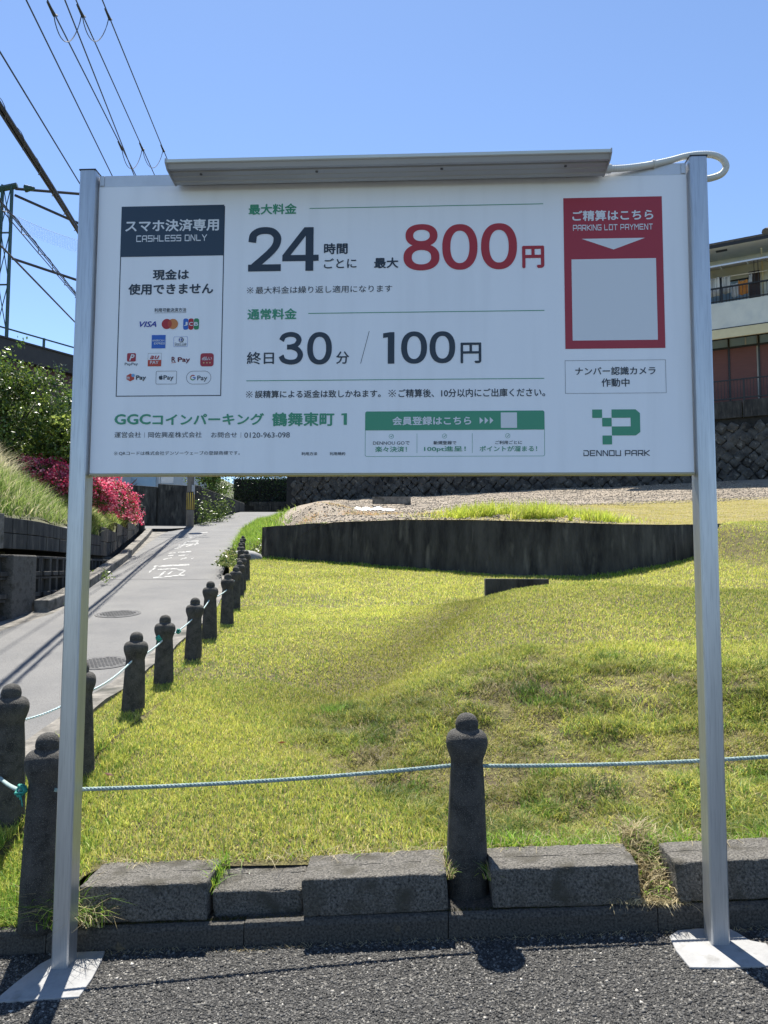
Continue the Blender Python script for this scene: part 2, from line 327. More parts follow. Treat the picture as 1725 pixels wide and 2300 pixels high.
# level side street behind the left hand wall, and the street turning right at the crest
X, Y = grid(np.linspace(-26, -9.3, 12), np.linspace(25.2, 30.4, 8)); sheet('side_street', X, Y, zroad(Y)*0.65+2.75*0.35-0.012+0.012*(X+9.3)*0, m_road)
X, Y = grid(np.linspace(-9.0, 12, 12), np.linspace(44.0, 47.5, 4)); sheet('upper_street', X, Y, 4.17+0*X, m_road)

# lawn in front of the low wall; right edge of road to the right of the frame
NX, NY = 230, 210
sx = np.linspace(0, 1, NX)**1.25; sv = np.linspace(0, 1, NY)**1.25
X, Vv = grid(sx, sv)
Y0 = 0.0
XX = -1.72+X*(15+1.72)
ylo = np.where(XX < -0.98, 0.22, 0.26)
YY = ylo+Vv*(yw(XX)+0.02-ylo)
# left border follows the bollard row
lb = xrow(YY)-0.20; XX = lb+X*(15-lb); YY = ylo+Vv*(yw(XX)+0.02-ylo); lb = xrow(YY)-0.2; XX = lb+X*(15-lb)
lawn = sheet('lawn', XX, YY, hlawn(XX, YY), m_lawn)
# gravelly slope behind the wall
X, Vv = grid(np.linspace(0, 1, 170), np.linspace(0, 1, 120)**1.3)
XX = -4.6+X*(19.6); YY = yw(XX)+Vv*(yfoot(XX)+0.4-yw(XX)); lb = xright(YY)+0.03; XX = lb+X*(15-lb); YY = yw(XX)+0.03+Vv*(yfoot(XX)+0.4-yw(XX))
gx = XX.ravel(); gy = YY.ravel()
def grassy(x, y):
    e = fbm(x, y, 0.9, 61)-0.5
    a = smoothstep(2.6, 4.2, x+2.2*e)*smoothstep(7.6, 6.2, y-yw(x)+1.8*e)
    b = smoothstep(-.3, .6, x+e)*smoothstep(2.3, .9, y-yw(x)+1.5*e)*0.6
    return np.maximum(a, b)
gm = grassy(gx, gy)[:, None]; gv = fbm(gx, gy, .5, 64)[:, None]
sheet('gravel_slope', XX, YY, hback(XX, YY), m_gravel, colors=(np.array([[.20,.165,.125]])+np.array([[.13,.11,.085]])*gv)*(1-gm)+(np.array([[.2,.17,.06]])+np.array([[.1,.08,.02]])*gv)*gm)

# narrow concrete edging between lawn and road, with the drop to the road
P = []
ys = np.linspace(0.15, 9.5, 60); V = []; F = []
for i, y in enumerate(ys):
    x = float(xrow(y)); z = float(hlawn0(np.array(x), np.array(y)))+0.012+0.008*math.sin(y*7)
    V += [(x-0.35, y, float(zroad(y))-0.1), (x-0.335, y, z), (x-0.19, y, z+0.005), (x-0.18, y, z-0.3)]
for i in range(len(ys)-1):
    for j in range(3): a = i*4+j; F.append((a, a+1, a+5, a+4))
F.append((0, 1, 2, 3)); k = (len(ys)-1)*4; F.append((k+3, k+2, k+1, k))
me = bpy.data.meshes.new('edging'); me.from_pydata(V, [], F); e = link('road_edging', me, m_kerbpale); e['kind'] = 'structure'

# low kerb along the parking lot, piece by piece
kerb = empty('kerb'); tag(kerb, kind='structure')
xs = [-3.0, -2.4, -1.8, -1.02, -0.42, 0.185, 0.79, 1.39, 2.0, 2.6, 3.2]
for i in range(len(xs)-1):
    a, b = xs[i]+0.0012, xs[i+1]-0.0012; m = MB(); dz = random.uniform(-0.003, 0.003)
    lo = lambda x: 0.0635*x-0.12
    hi = lambda x, d=dz: 0.0635*x+0.068+d
    prof = [(0.078, 0), (0.080, 1), (0.5, 1), (0.5, 0)]
    vs = []
    for x in (a, b):
        vs += [(x, 0.078, lo(x)), (x, 0.080, hi(x)-0.016), (x, 0.086, hi(x)-0.004), (x, 0.098, hi(x)), (x, 0.5, hi(x)-0.01), (x, 0.5, lo(x))]
    m.add(vs, [(j, (j+1) % 6, 6+(j+1) % 6, 6+j) for j in range(6)]+[(5, 4, 3, 2, 1, 0), (6, 7, 8, 9, 10, 11)])
    m.build('kerb_stone', m_kerb, kerb, bevel=0.0012)

# loose heavy kerb blocks standing on the low kerb
def rough_block(name, x0, x1, y0, d, h, tilt, label, lift=0.0, chip=0.004):
    from mathutils import noise
    b = bmesh.new(); bmesh.ops.create_cube(b, size=1.0); L = x1-x0; off = Vector((x0*13, 5, 2)); r = 0.006
    bmesh.ops.subdivide_edges(b, edges=b.edges[:], cuts=44, use_grid_fill=True)
    for v in b.verts:
        q = Vector((v.co.x*L, v.co.y*d, (v.co.z+0.5)*h)); c = Vector((max(-L/2+r, min(L/2-r, q.x)), max(-d/2+r, min(d/2-r, q.y)), max(r, min(h-r, q.z))))
        e = q-c; nrm = e.normalized() if e.length > 1e-9 else Vector((0, 0, 1)); onedge = sum(abs(t) > 1e-6 for t in e) > 1
        q = c+nrm*min(e.length, r) if e.length > 0 else q
        n1 = noise.fractal(q*20+off, 0.9, 2, 5); n2 = noise.noise(q*9+off)
        chipd = 0.010*max(0, noise.noise(q*31+off)-.12) if onedge else 0
        q += nrm*(n1*chip*0.55+n2*0.0015-chipd); q.y += 0.012*max(0, q.z/h-.3)*(1 if q.y < 0 else 0)
        v.co = q
    me = bpy.data.meshes.new(name); b.to_mesh(me); b.free()
    o = link(name, me, m_conc, None, smooth=True)
    o = o; xm = (x0+x1)/2
    o.location = (xm, y0+d/2, 0.0635*xm+0.068+lift); o.rotation_euler = (tilt[0], -math.atan(0.0635)+tilt[1], tilt[2])
    tag(o, label, 'concrete block', 'concrete kerb blocks laid along the lawn edge')
    return o
rough_block('concrete_block', -0.935, -0.538, 0.105, 0.195, 0.108, (0, 0.004, -0.01), 'mossy concrete kerb block beside the left sign post')
rough_block('concrete_block', -0.53, -0.252, 0.135, 0.2, 0.082, (0.14, 0.01, 0.012), 'short sunken concrete kerb block tilted forward, lower than its neighbours')
rough_block('concrete_block', -0.247, 0.187, 0.098, 0.2, 0.107, (0, -0.004, 0.01), 'concrete kerb block just left of the middle bollard')
rough_block('concrete_block', 0.318, 0.752, 0.1, 0.18, 0.112, (0, 0.008, 0.0), 'concrete kerb block just right of the middle bollard with orange lichen')
rough_block('concrete_block', 0.858, 1.45, 0.1, 0.17, 0.112, (0, 0.0, 0.006), 'concrete kerb block behind the right sign post, beyond the straw filled gap')

# white pads under the posts
def pad(poly, label):
    m = MB(); vs = [(x, y, 0.0635*x-0.05) for x, y in poly]+[(x, y, 0.0635*x+0.006) for x, y in poly]; k = len(poly)
    m.add(vs, [(i, (i+1) % k, k+(i+1) % k, k+i) for i in range(k)]+[tuple(range(k-1, -1, -1)), tuple(range(k, 2*k))])
    return tag(m.build('concrete_pad', m_pad, bevel=0.002), label, 'concrete pad', 'white concrete pads under the sign posts')
pad([(-1.03,-0.178),(-0.92,-0.172),(-0.802,-0.166),(-0.806,-0.08),(-0.822,0.02),(-0.835,0.072),(-0.92,0.072),(-0.972,0.06),(-1.0,0.01),(-1.02,-0.09)], 'white concrete pad under the left sign post')
pad([(0.806,-0.126),(0.90,-0.134),(1.04,-0.13),(1.05,-0.02),(1.015,0.0),(1.0,0.045),(0.985,0.07),(0.9,0.076),(0.842,0.07),(0.808,0.04),(0.8,-0.04)], 'white concrete pad under the right sign post')

# ---------------------------------------------------------------- bollards
PROF = [(0.066,-0.02),(0.066,0.0),(0.0645,0.10),(0.060,0.22),(0.0555,0.34),(0.0515,0.400),(0.0505,0.412),(0.0525,0.425),(0.0585,0.441),(0.0645,0.459),(0.0665,0.474),(0.0655,0.487),(0.0605,0.5),(0.052,0.509),(0.0395,0.514),(0.0345,0.5185),(0.0362,0.523),(0.0365,0.531),(0.0345,0.543),(0.029,0.554),(0.02,0.5615),(0.009,0.5655),(0.001,0.5665)]
bm_b = MB().lathe(PROF, 28).mesh('bollard_post'); bm_b.materials.append(m_boll)
def bollard(x, y, ztop, label, tilt=(0, 0), group='concrete bollards around the lawn'):
    o = bpy.data.objects.new('concrete_bollard', bm_b); COL.objects.link(o); bm_b.shade_smooth() if not bm_b.polygons[0].use_smooth else None
    o.location = (x, y, ztop-0.5665); o.rotation_euler = (tilt[0], tilt[1], random.uniform(0, 6)); return tag(o, label, 'bollard', group)
bollard(0.249, 0.235, 0.633, 'weathered concrete bollard standing alone in front, in the gap between the kerb blocks', (0, 0.004))
bollard(-1.062, 0.13, 0.575, 'concrete bollard partly hidden behind the foot of the left sign post')
bollard(1.56, 0.235, 0.715, 'concrete bollard to the right of the right sign post')
ROW = [(-1.482,0.66,0.641),(-1.414,1.12,0.672),(-1.497,1.93,0.73),(-1.545,2.56,0.785),(-1.575,3.26,0.867),(-1.678,4.04,0.975),(-1.73,4.80,1.032),(-1.94,5.89,1.101),(-2.138,6.89,1.175),(-2.253,7.48,1.26),(-2.488,8.70,1.341),(-2.842,9.89,1.426),(-3.134,10.98,1.512),(-3.44,12.29,1.633),(-3.665,13.3,1.755)]
ORD = ['first (nearest)', 'second', 'third', 'fourth', 'fifth', 'sixth', 'seventh', 'eighth', 'ninth', 'tenth', 'eleventh', 'twelfth', 'thirteenth', 'fourteenth', 'last (farthest)']
for i, (x, y, z) in enumerate(ROW):
    lab = ['concrete bollard cut by the left edge of the photo, nearest of the roadside row', 'concrete bollard mostly hidden behind the left sign post in the roadside row'][i] if i < 2 else ORD[i]+' concrete bollard of the row up the sloping road'
    if i == 3: lab = 'fourth concrete bollard of the roadside row, with green rope knots on both sides'
    bollard(x, y, z, lab, (random.uniform(-.02, .02), random.uniform(-.02, .02)))
# dark rope holes are small tubes through the shaft
# ---------------------------------------------------------------- ropes
def rope(name, pts, r, m, label, group=None, strands=3, pitch=0.035, step=0.004):
    pts = [Vector(p) for p in pts]; L = [0]
    for a, b in zip(pts, pts[1:]): L.append(L[-1]+(b-a).length)
    tot = L[-1]; n = max(8, int(tot/step)); mb = MB(); C = []
    for i in range(n+1):
        s = tot*i/n; k = max(j for j in range(len(L)-1) if L[j] <= s+1e-9); C.append(pts[k].lerp(pts[k+1], (s-L[k])/max(1e-9, L[k+1]-L[k])))
    for q in range(strands):
        c = []
        for i, p in enumerate(C):
            t = (C[min(i+1, n)]-C[max(i-1, 0)]).normalized(); u = t.cross(Vector((0, 0, 1))).normalized(); v = t.cross(u)
            th = 2*math.pi*(q/strands+tot*i/n/pitch); c.append(p+u*math.cos(th)*r*0.48+v*math.sin(th)*r*0.48)
        mb.tube(c, r*0.56, 5)
    return tag(mb.build(name, m, smooth=True), label, 'rope', group)
def sag(a, b, s, n=18):
    a, b = Vector(a), Vector(b); return [a.lerp(b, i/n)-Vector((0, 0, 4*s*(i/n)*(1-i/n))) for i in range(n+1)]
def knot(p, r, label, seed):
    random.seed(seed); m = MB()
    for k in range(4):
        pts = []; ax = Vector((random.gauss(0, 1), random.gauss(0, 1), random.gauss(0, 1))).normalized(); u = ax.orthogonal().normalized(); v = ax.cross(u)
        for i in range(15): th = i/14*6.283; pts.append(Vector(p)+u*math.cos(th)*r+v*math.sin(th)*r+ax*math.sin(th*2)*r*0.35)
        m.tube(pts, r*0.26, 6)
    for k in range(3): m.tube([Vector(p), Vector(p)+Vector((random.uniform(-1, 1), random.uniform(-1, 1), random.uniform(-1.5, .3)))*r*1.7], r*0.12, 4)
    return tag(m.build('rope_knot', m_knot, smooth=True), label, 'rope knot', 'green rope knots on the bollards')
front = sag((-1.02, 0.10, 0.408), (0.205, 0.235, 0.468), 0.012)+[Vector((0.249, 0.235, 0.468))]+sag((0.295, 0.235, 0.468), (1.56, 0.235, 0.548), 0.016)[0:]
rope('front_rope', front, 0.0065, m_rope, 'grey green twisted rope strung through the front bollards across the lawn')
rope('tied_rope', sag((-1.118, 0.082, 0.41), (-1.475, 0.592, 0.30), 0.006), 0.0065, m_rope, 'short grey green rope from the knot at the left post to the next bollard')
knot((-1.118, 0.082, 0.41), 0.016, 'green knot tied to the bollard beside the left sign post', 1)
pts = []
hole = [(x, y, z-0.15) for x, y, z in ROW[:9]]
for a, b in zip(hole, hole[1:]): pts += sag(a, b, 0.014+0.012*random.random(), 10)[:-1]
pts.append(Vector(hole[-1]))
rope('roadside_rope', pts, 0.0055, m_rope2, 'pale rope threaded through the row of bollards beside the road', step=0.006, strands=2)
knot((-1.562, 2.50, 0.64), 0.017, 'green knot on the near side of the fourth roadside bollard', 2)
knot((-1.49, 2.66, 0.67), 0.014, 'green knot on the far side of the fourth roadside bollard', 3)
random.seed(5)

# ---------------------------------------------------------------- low curved retaining wall
V = []; F = []; xs = np.concatenate([np.linspace(-3.25, 4.9, 60)])
for x in xs:
    y = float(yw(x)); zt = float(wtop(x))+0.012*math.sin(x*5.1)*math.sin(x*2.3); zb = float(hlawn(np.array(x), np.array(y)))-0.3
    V += [(x, y+0.0, zb), (x-0.0, y+0.05, zt), (x, y+0.24, zt-0.01), (x, y+0.24, zb)]
for i in range(len(xs)-1):
    for j in range(3): a = i*4+j; F.append((a, a+4, a+5, a+1))
F.append((3, 2, 1, 0)); k = (len(xs)-1)*4; F.append((k, k+1, k+2, k+3))
me = bpy.data.meshes.new('wall'); me.from_pydata(V, [], F)
tag(link('low_retaining_wall', me, m_wall), 'dark stained curved concrete retaining wall across the back of the lawn', 'retaining wall')
m = MB(); m.box(-0.34, 0.34, -0.075, 0.075, -0.25, 0.108)
o = m.build('low_concrete_slab', m_wall, None, (1.14, 5.95, 0.872), bevel=0.008); tag(o, 'short low concrete block in the lawn before the curved wall', 'concrete block')
m = MB(); m.lathe([(0.01,-0.2),(0.34,-0.2),(0.36,0.0),(0.30,0.1),(0.15,0.15),(0.01,0.16)], 14); o = m.build('concrete_lump', m_pad, None, (-3.5, 13.0, 1.28), smooth=True); o.scale = (1, .6, 1); o.rotation_euler = (0.1, 0.1, 0)
tag(o, 'rough pale lump of concrete at the left end of the curved wall', 'concrete lump')

# ---------------------------------------------------------------- stone retaining wall, fence and house on the right
WD = np.array([-0.8974, 0.4413]); WN = np.array([-0.4413, -0.8974]); WR = np.array([13.239, 26.336])
def wp(s, t, z): p = WR+WD*s+WN*t; return (float(p[0]), float(p[1]), z)
def obox(m, s0, s1, t0, t1, z0, z1): return m.hexa([wp(s0,t1,z0), wp(s1,t1,z0), wp(s1,t0,z0), wp(s0,t0,z0), wp(s0,t1,z1), wp(s1,t1,z1), wp(s1,t0,z1), wp(s0,t0,z1)])
def quadp(m, a, b, t, z0a, z0b, z1a, z1b, th=0.03):
    return m.hexa([wp(a,t,z0a), wp(b,t,z0b), wp(b,t-th,z0b), wp(a,t-th,z0a), wp(a,t,z1a), wp(b,t,z1b), wp(b,t-th,z1b), wp(a,t-th,z1a)])
wall = empty('stone_retaining_wall', wp(0, 0, 4.4), 'tall dark stone retaining wall of diagonal rubble below the house', 'retaining wall')
def ppart(mb, name, m, par, **k):
    o = mb.build(name, m, None, **k); o.parent = par; o.matrix_parent_inverse = Matrix.Translation(-par.location); return o
ppart(obox(MB(), -5, 20.9, -0.5, -0.12, 3.6, 6.95), 'backing', m_mortar, wall)
ppart(obox(MB(), 20.9, 22.6, -0.5, -0.12, 3.6, 5.9), 'backing', m_mortar, wall)
for k in range(9):
    a = -5+k*2.9; ppart(obox(MB(), a+.01, min(a+2.88, 20.9), -0.45, 0.03, 6.95, 7.62), 'coping_panel', m_block, wall, bevel=0.01)
protos = []
for k in range(6):
    b = bmesh.new(); bmesh.ops.create_cube(b, size=1.0)
    for v in b.verts:
        r_ = Vector((v.co.x, v.co.y, v.co.z)); v.co = Vector(((r_.x+r_.z)*0.5*1.25, r_.y*0.3*(1 if r_.y > 0 else 1), (r_.z-r_.x)*0.5*1.25))*random.uniform(0.88, 1.05)
        if r_.y < 0: v.co.x *= 0.82; v.co.z *= 0.82; v.co.y -= random.uniform(0, .12)
    bmesh.ops.bevel(b, geom=b.edges[:], offset=0.1, segments=1, affect='EDGES')
    for v in b.verts: v.co += Vector((random.gauss(0, .03), random.gauss(0, .035), random.gauss(0, .03)))
    me = bpy.data.meshes.new('stone'); b.to_mesh(me); b.free(); me.materials.append(m_stone); protos.append(me)
ang = math.atan2(WD[1], WD[0])+math.pi; cnt = 0
G = 0.46
for r in range(0, 11):
    for c in range(-4, 52):
        s = c*G+(r % 2)*G/2; z = 4.5+r*G/2
        foot = 4.35
        if s < -0.9 or s > 22.2 or z > 6.8 or (s > 20.7 and z > 5.8): continue
        if 3.0 < s < 20.5 and z > 5.75: continue          # behind the sign board
        o = bpy.data.objects.new('stone', random.choice(protos)); COL.objects.link(o); o.location = wp(s+random.gauss(0, .03), -0.05+random.uniform(-.05, .05), z+random.gauss(0, .025))
        o.rotation_euler = (random.gauss(0, .09), random.gauss(0, .2), ang+random.gauss(0, .09)); k = G*random.uniform(0.8, 1.06); o.scale = (k*random.uniform(.85, 1.12), k*0.62, k*random.uniform(.85, 1.1))
        o.parent = wall; o.matrix_parent_inverse = Matrix.Translation(-wall.location); cnt += 1
print('stones', cnt)
X, Y = grid(np.linspace(-6, 23, 6), np.linspace(-14, -0.4, 4)); XX = WR[0]+WD[0]*X+WN[0]*Y; YY = WR[1]+WD[1]*X+WN[1]*Y
sheet('terrace_ground', XX, YY, 7.6+0*XX, m_ground)
fence = empty('garden_railing', wp(0, -0.15, 7.62), 'black metal bar railing on top of the stone wall', 'railing')
for z in (7.76, 8.5): ppart(obox(MB(), -3.0, 5.2, -0.22, -0.18, z-0.025, z+0.025), 'rail', m_bronze, fence)
for s in np.arange(-2.95, 5.2, 0.115):
    big = abs((s+2.95) % 1.84) < 0.06
    w_ = 0.035 if big else 0.011
    ppart(obox(MB(), s-w_, s+w_, -0.2-w_, -0.2+w_, 7.62 if big else 7.78, 8.5), 'fence_post' if big else 'baluster', m_bronze, fence)
house = empty('two_storey_house', wp(0, -2, 7.6), 'cream two storey house with brown shutters and balcony above the stone wall', 'house')
H = lambda mb, name, m, **k: ppart(mb, name, m, house, **k)
H(obox(MB(), -7, 7.5, -9, -1.8, 7.5, 14.1), 'wall', m_cream)
for i, (a, b) in enumerate(((-3.2,-1.75),(-1.65,0.2),(0.3,1.28),(1.36,2.6),(2.7,4.0))): 
    H(obox(MB(), a, b, -1.8, -1.76, 7.7, 10.18), 'shutter', m_brown)
for s in (-1.7, 0.25-0.04, 1.32, 2.65, -3.25, 4.05): H(obox(MB(), s-0.035, s+0.035, -1.8, -1.72, 7.7, 10.65), 'mullion', m_bronze)
for z in (10.22, 10.63): H(obox(MB(), -3.3, 4.1, -1.8, -1.715, z-0.035, z+0.035), 'window_frame', m_bronze)
for a, b in ((-3.2,-1.75),(-1.65,-0.75),(-0.7,0.17),(0.28,0.66),(0.72,1.28),(1.36,2.6),(2.7,4.0)): H(obox(MB(), a, b, -1.8, -1.77, 10.255, 10.595), 'transom_window', m_glass)
slab = H(obox(MB(), -4.5, 6.5, -1.8, -0.62, 10.66, 10.72), 'balcony_slab', m_cream2)
H(obox(MB(), -4.5, 6.5, -0.66, -0.58, 10.32, 10.70), 'balcony_trim', m_cream2, bevel=0.01)
H(obox(MB(), -4.5, 6.5, -0.72, -0.62, 10.70, 11.8), 'balcony_fascia', m_cream)
H(obox(MB(), -4.5, 6.5, -0.74, -0.60, 10.702, 10.742), 'drip_edge', m_bronze)
rl = H(obox(MB(), -4.5, 6.5, -0.70, -0.64, 12.40, 12.46), 'balcony_railing', m_bronze)
for z in (11.88,):
    ppart(obox(MB(), -4.5, 6.5, -0.69, -0.65, z-0.02, z+0.02), 'rail', m_bronze, rl) if False else H(obox(MB(), -4.5, 6.5, -0.69, -0.65, z-0.02, z+0.02), 'railing_bottom_rail', m_bronze)
for s in np.arange(-1.4, 3.4, 0.122): H(obox(MB(), s-0.01, s+0.01, -0.68, -0.66, 11.8, 12.42), 'baluster', m_bronze)
for s in (-0.9, 1.45, 3.3): H(obox(MB(), s-0.03, s+0.03, -0.7, -0.64, 11.8, 12.5), 'railing_post', m_bronze)
dr = H(obox(MB(), 0.08, 0.5, -1.8, -1.75, 11.0, 13.3), 'balcony_door', m_door)
H(obox(MB(), 0.55, 2.9, -1.8, -1.76, 11.0, 13.0), 'balcony_window', m_glass)
H(obox(MB(), 0.5, 2.95, -1.8, -1.74, 13.0, 13.07), 'window_head', m_bronze)
m = MB(); k = 14
for a in np.arange(-4.5, 6.5, 1.0): H(MB().hexa([wp(a+.02,-0.25,13.25+0*a), wp(a+.98,-0.25,13.25), wp(a+.98,-0.27,13.23), wp(a+.02,-0.27,13.23), wp(a+.02,-1.8,13.66), wp(a+.98,-1.8,13.66), wp(a+.98,-1.8,13.64), wp(a+.02,-1.8,13.64)]), 'awning_panel', m_awn)
H(obox(MB(), -4.5, 6.5, -0.30, -0.24, 13.18, 13.24), 'awning_rail', m_alu)
for s in (0.1, 0.24, -2.4): H(MB().tube([wp(s,-0.35,13.2), wp(s,-0.35,12.3)], 0.014, 6), 'awning_bracket', m_bronze)
H(MB().tube([wp(-0.02,-1.7,10.75), wp(-0.02,-1.7,13.4), wp(-0.02,-1.0,13.9)], 0.035, 8), 'drainpipe', m_cream2)
H(obox(MB(), -7.6, 8.2, -1.8, -0.45, 14.02, 14.08), 'soffit', m_cream)
H(obox(MB(), -7.6, 8.2, -0.50, -0.43, 14.03, 14.17), 'gutter', m_bronze)
H(obox(MB(), 1.2, 1.62, -0.9, -0.7, 14.005, 14.017), 'soffit_vent', m_dark)
m = MB()
for a in np.arange(-7.7, 8.2, 0.27):
    for r in range(5):
        t = -0.42-r*0.9; z = 14.16+r*0.36
        H(MB().hexa([wp(a,t,z), wp(a+.26,t,z), wp(a+.26,t-.95,z+.38), wp(a,t-.95,z+.38), wp(a,t,z+.06), wp(a+.26,t,z+.05), wp(a+.26,t-.95,z+.42), wp(a,t-.95,z+.44)]), 'roof_tile', m_tile) if (r == 0 and -2 < a < 4) else obox(m, a, a+.26, t-.9, t, z, z+.1)
H(m, 'roof', m_tile)
H(MB().tube([wp(-0.2,-0.4,14.30), wp(-0.5,-2.2,15.1)], 0.14, 8), 'ridge_cap', m_tile)
H(MB().tube([wp(3.4,-0.95,13.0), wp(-0.2,-0.95,12.93)], 0.02, 6), 'clothes_pole', m_alu)
def cloth(s0, s1, z0, z1, m, label, nm='laundry'):
    V = []; F = []; n = 8
    for i in range(n+1):
        for j in range(7):
            s = s0+(s1-s0)*i/n; z = z1-(z1-z0)*j/6; p = wp(s, -0.95+0.035*math.sin(i*1.7+j*.3)+0.02, z+0.02*math.sin(i)); V.append(p)
    for i in range(n):
        for j in range(6): a = i*7+j; F.append((a, a+1, a+8, a+7))
    me = bpy.data.meshes.new(nm); me.from_pydata(V, [], F); o = link(nm, me, m, smooth=True); md = o.modifiers.new('s', 'SOLIDIFY'); md.thickness = 0.01
    return tag(o, label, 'laundry', 'laundry on the balcony')
cloth(1.52, 2.0, 12.2, 12.97, m_strip, 'striped towel hanging on the balcony nearest the sign post')
cloth(1.13, 1.44, 12.25, 12.95, m_strip, 'striped towel hanging to the right of the black patterned cloth')
cloth(1.45, 1.515, 11.95, 12.96, m_dark, 'narrow black patterned cloth between two striped towels on the balcony')
cloth(0.86, 1.1, 12.05, 12.6, m_clothw, 'white garment hanging left of the orange cloth')
cloth(0.5, 0.84, 12.1, 12.68, m_clotho, 'orange cloth hanging on the balcony')
cloth(0.34, 0.46, 12.5, 12.88, m_clothw, 'small white cloth hanging at the balcony door')

# ---------------------------------------------------------------- left retaining wall, kerb and bank
LWY = [2.0, 7.0, 8.2, 10.4, 14.0, 21.2, 24.6]; LWX = [-5.3, -5.22, -5.3, -5.86, -6.82, -9.05, -10.15]
def xlw(y): return I_(y, LWY, LWX)
lw = empty('block_retaining_wall', (-5.3, 7, 0.3), 'grey stepped concrete block retaining wall along the left of the sloping road', 'retaining wall')
L_ = lambda mb, name, m, **k: ppart(mb, name, m, lw, **k)
def seg(y0, y1, t0, t1, z0, z1, mb=None):
    """box along the wall line; t = offset towards the road"""
    mb = mb or MB(); xa, xb = float(xlw(y0)), float(xlw(y1)); d = Vector((xb-xa, y1-y0, 0)).normalized(); n = Vector((d.y, -d.x, 0))
    A, B = Vector((xa, y0, 0)), Vector((xb, y1, 0)); q = lambda P, t, z: tuple(P+n*t+Vector((0, 0, z)))
    za0, za1 = z0 if hasattr(z0, '__len__') else (z0, z0); zb0, zb1 = z1 if hasattr(z1, '__len__') else (z1, z1)
    return mb.hexa([q(A,t1,za0), q(B,t1,za1), q(B,t0,za1), q(A,t0,za0), q(A,t1,zb0), q(B,t1,zb1), q(B,t0,zb1), q(A,t0,zb0)])
TOPS = [(2.0, 13.3, 1.74), (13.3, 16.2, 1.95), (16.2, 19.4, 2.2), (19.4, 22.8, 2.47), (22.8, 24.3, 2.75)]
for a, b, t in TOPS: L_(seg(a, b, -0.6, -0.16, float(zroad(a))-0.4, t-0.03), 'wall_core', m_mortar)
y = 2.0
while y < 24.2:                                    # upper course of block panels
    b = y+0.42; t = [q[2] for q in TOPS if q[0] <= y+0.21 < q[1] or q is TOPS[-1]][0]; base = max(1.32, float(zroad(y))+0.1)
    n = 2 if t-base > 0.3 else 1
    for j in range(n):
        z0 = base+(t-base)*j/n; z1 = base+(t-base)*(j+1)/n
        L_(seg(y+.006, min(b, 24.3)-.006, -0.3, -0.1+random.uniform(-.006, .006), z0+.004, z1-.004), 'wall_block', m_block, bevel=0.006)
    y = b
L_(seg(2.0, 15.4, -0.2, 0.03, 1.24, 1.315), 'ledge', m_kerbpale, bevel=0.006)
# hollow faced lower blocks
for r in range(3):
    z1 = 1.235-r*0.285; z0 = z1-0.275; y = 2.0 if r < 3 else 7.6
    while y < 15.2:
        b = y+0.40
        if z1 < float(zroad(y))+0.12 or (7.02 < y+0.2 < 7.75): y = b; continue
        mb = MB(); f = 0.05
        seg(y+.005, b-.005, -0.16, -0.02, z0, z1, mb)
        seg(y+.005, y+.005+f, -0.02, 0.05, z0, z1, mb); seg(b-.005-f, b-.005, -0.02, 0.05, z0, z1, mb)
        seg(y+.005+f, b-.005-f, -0.02, 0.075, z0, z0+0.06, mb); seg(y+.005+f, b-.005-f, -0.02, 0.05, z1-0.035, z1, mb)
        L_(mb, 'hollow_block', m_block, bevel=0.005, seg=1); y = b
L_(seg(7.05, 7.72, -0.1, 0.12, 0.1, 1.24), 'buttress', m_conc, bevel=0.02)
L_(seg(6.85, 6.98, -0.28, 0.02, 1.315, 1.76), 'pilaster', m_kerbpale, bevel=0.006)
L_(seg(24.3, 24.65, -0.3, 0.06, 1.9, 3.3), 'pillar', m_block, bevel=0.02)
lk = empty('roadside_kerb'); tag(lk, kind='structure')
y = 7.6
while y < 24.6:
    b = min(y+0.6, 24.6); za, zb = float(zroad(y)), float(zroad(b)); j = random.uniform(-.008, .008)
    o = seg(y+.008, b-.008, 0.14+j, 0.34+j, (za-.12, zb-.12), (za+.15, zb+.15)).build('kerb_stone', m_kerbpale, lk, bevel=0.015); y = b
# gutter channel between wall and kerb
X, Y = grid(np.linspace(0, 1, 3), np.linspace(2, 25, 40)); XX = xlw(Y)+X*(xleft(Y)+0.02-xlw(Y)); sheet('gutter', XX, Y, zroad(Y)-0.01, m_kerbpale)
# bank behind the wall
def ltop(y): return I_(y, [2, 13.2, 13.4, 16.1, 16.3, 19.3, 19.5, 22.7, 22.9, 25], [1.74, 1.74, 1.93, 1.95, 2.17, 2.2, 2.44, 2.47, 2.7, 2.75])
def hbank(d, y):
    g = np.clip((24.5-y)/4.0, 0, 1)
    return ltop(y)-0.05+(0.62*d-0.035*d*d)*np.clip((y-1)/4, 0.2, 1)*(d < 8.85)*(0.35+0.65*g)+(2.74)*(d >= 8.85)*(0.35+0.65*g)+0.12*(fbm(d, y, 0.9, 31)-0.5)
D, Y = grid(np.concatenate([np.linspace(0.12, 6, 40), [8, 12, 20]]), np.linspace(0, 25, 90)); XX = xlw(Y)-D; sheet('grass_bank', XX, Y, hbank(D, Y), m_bank)
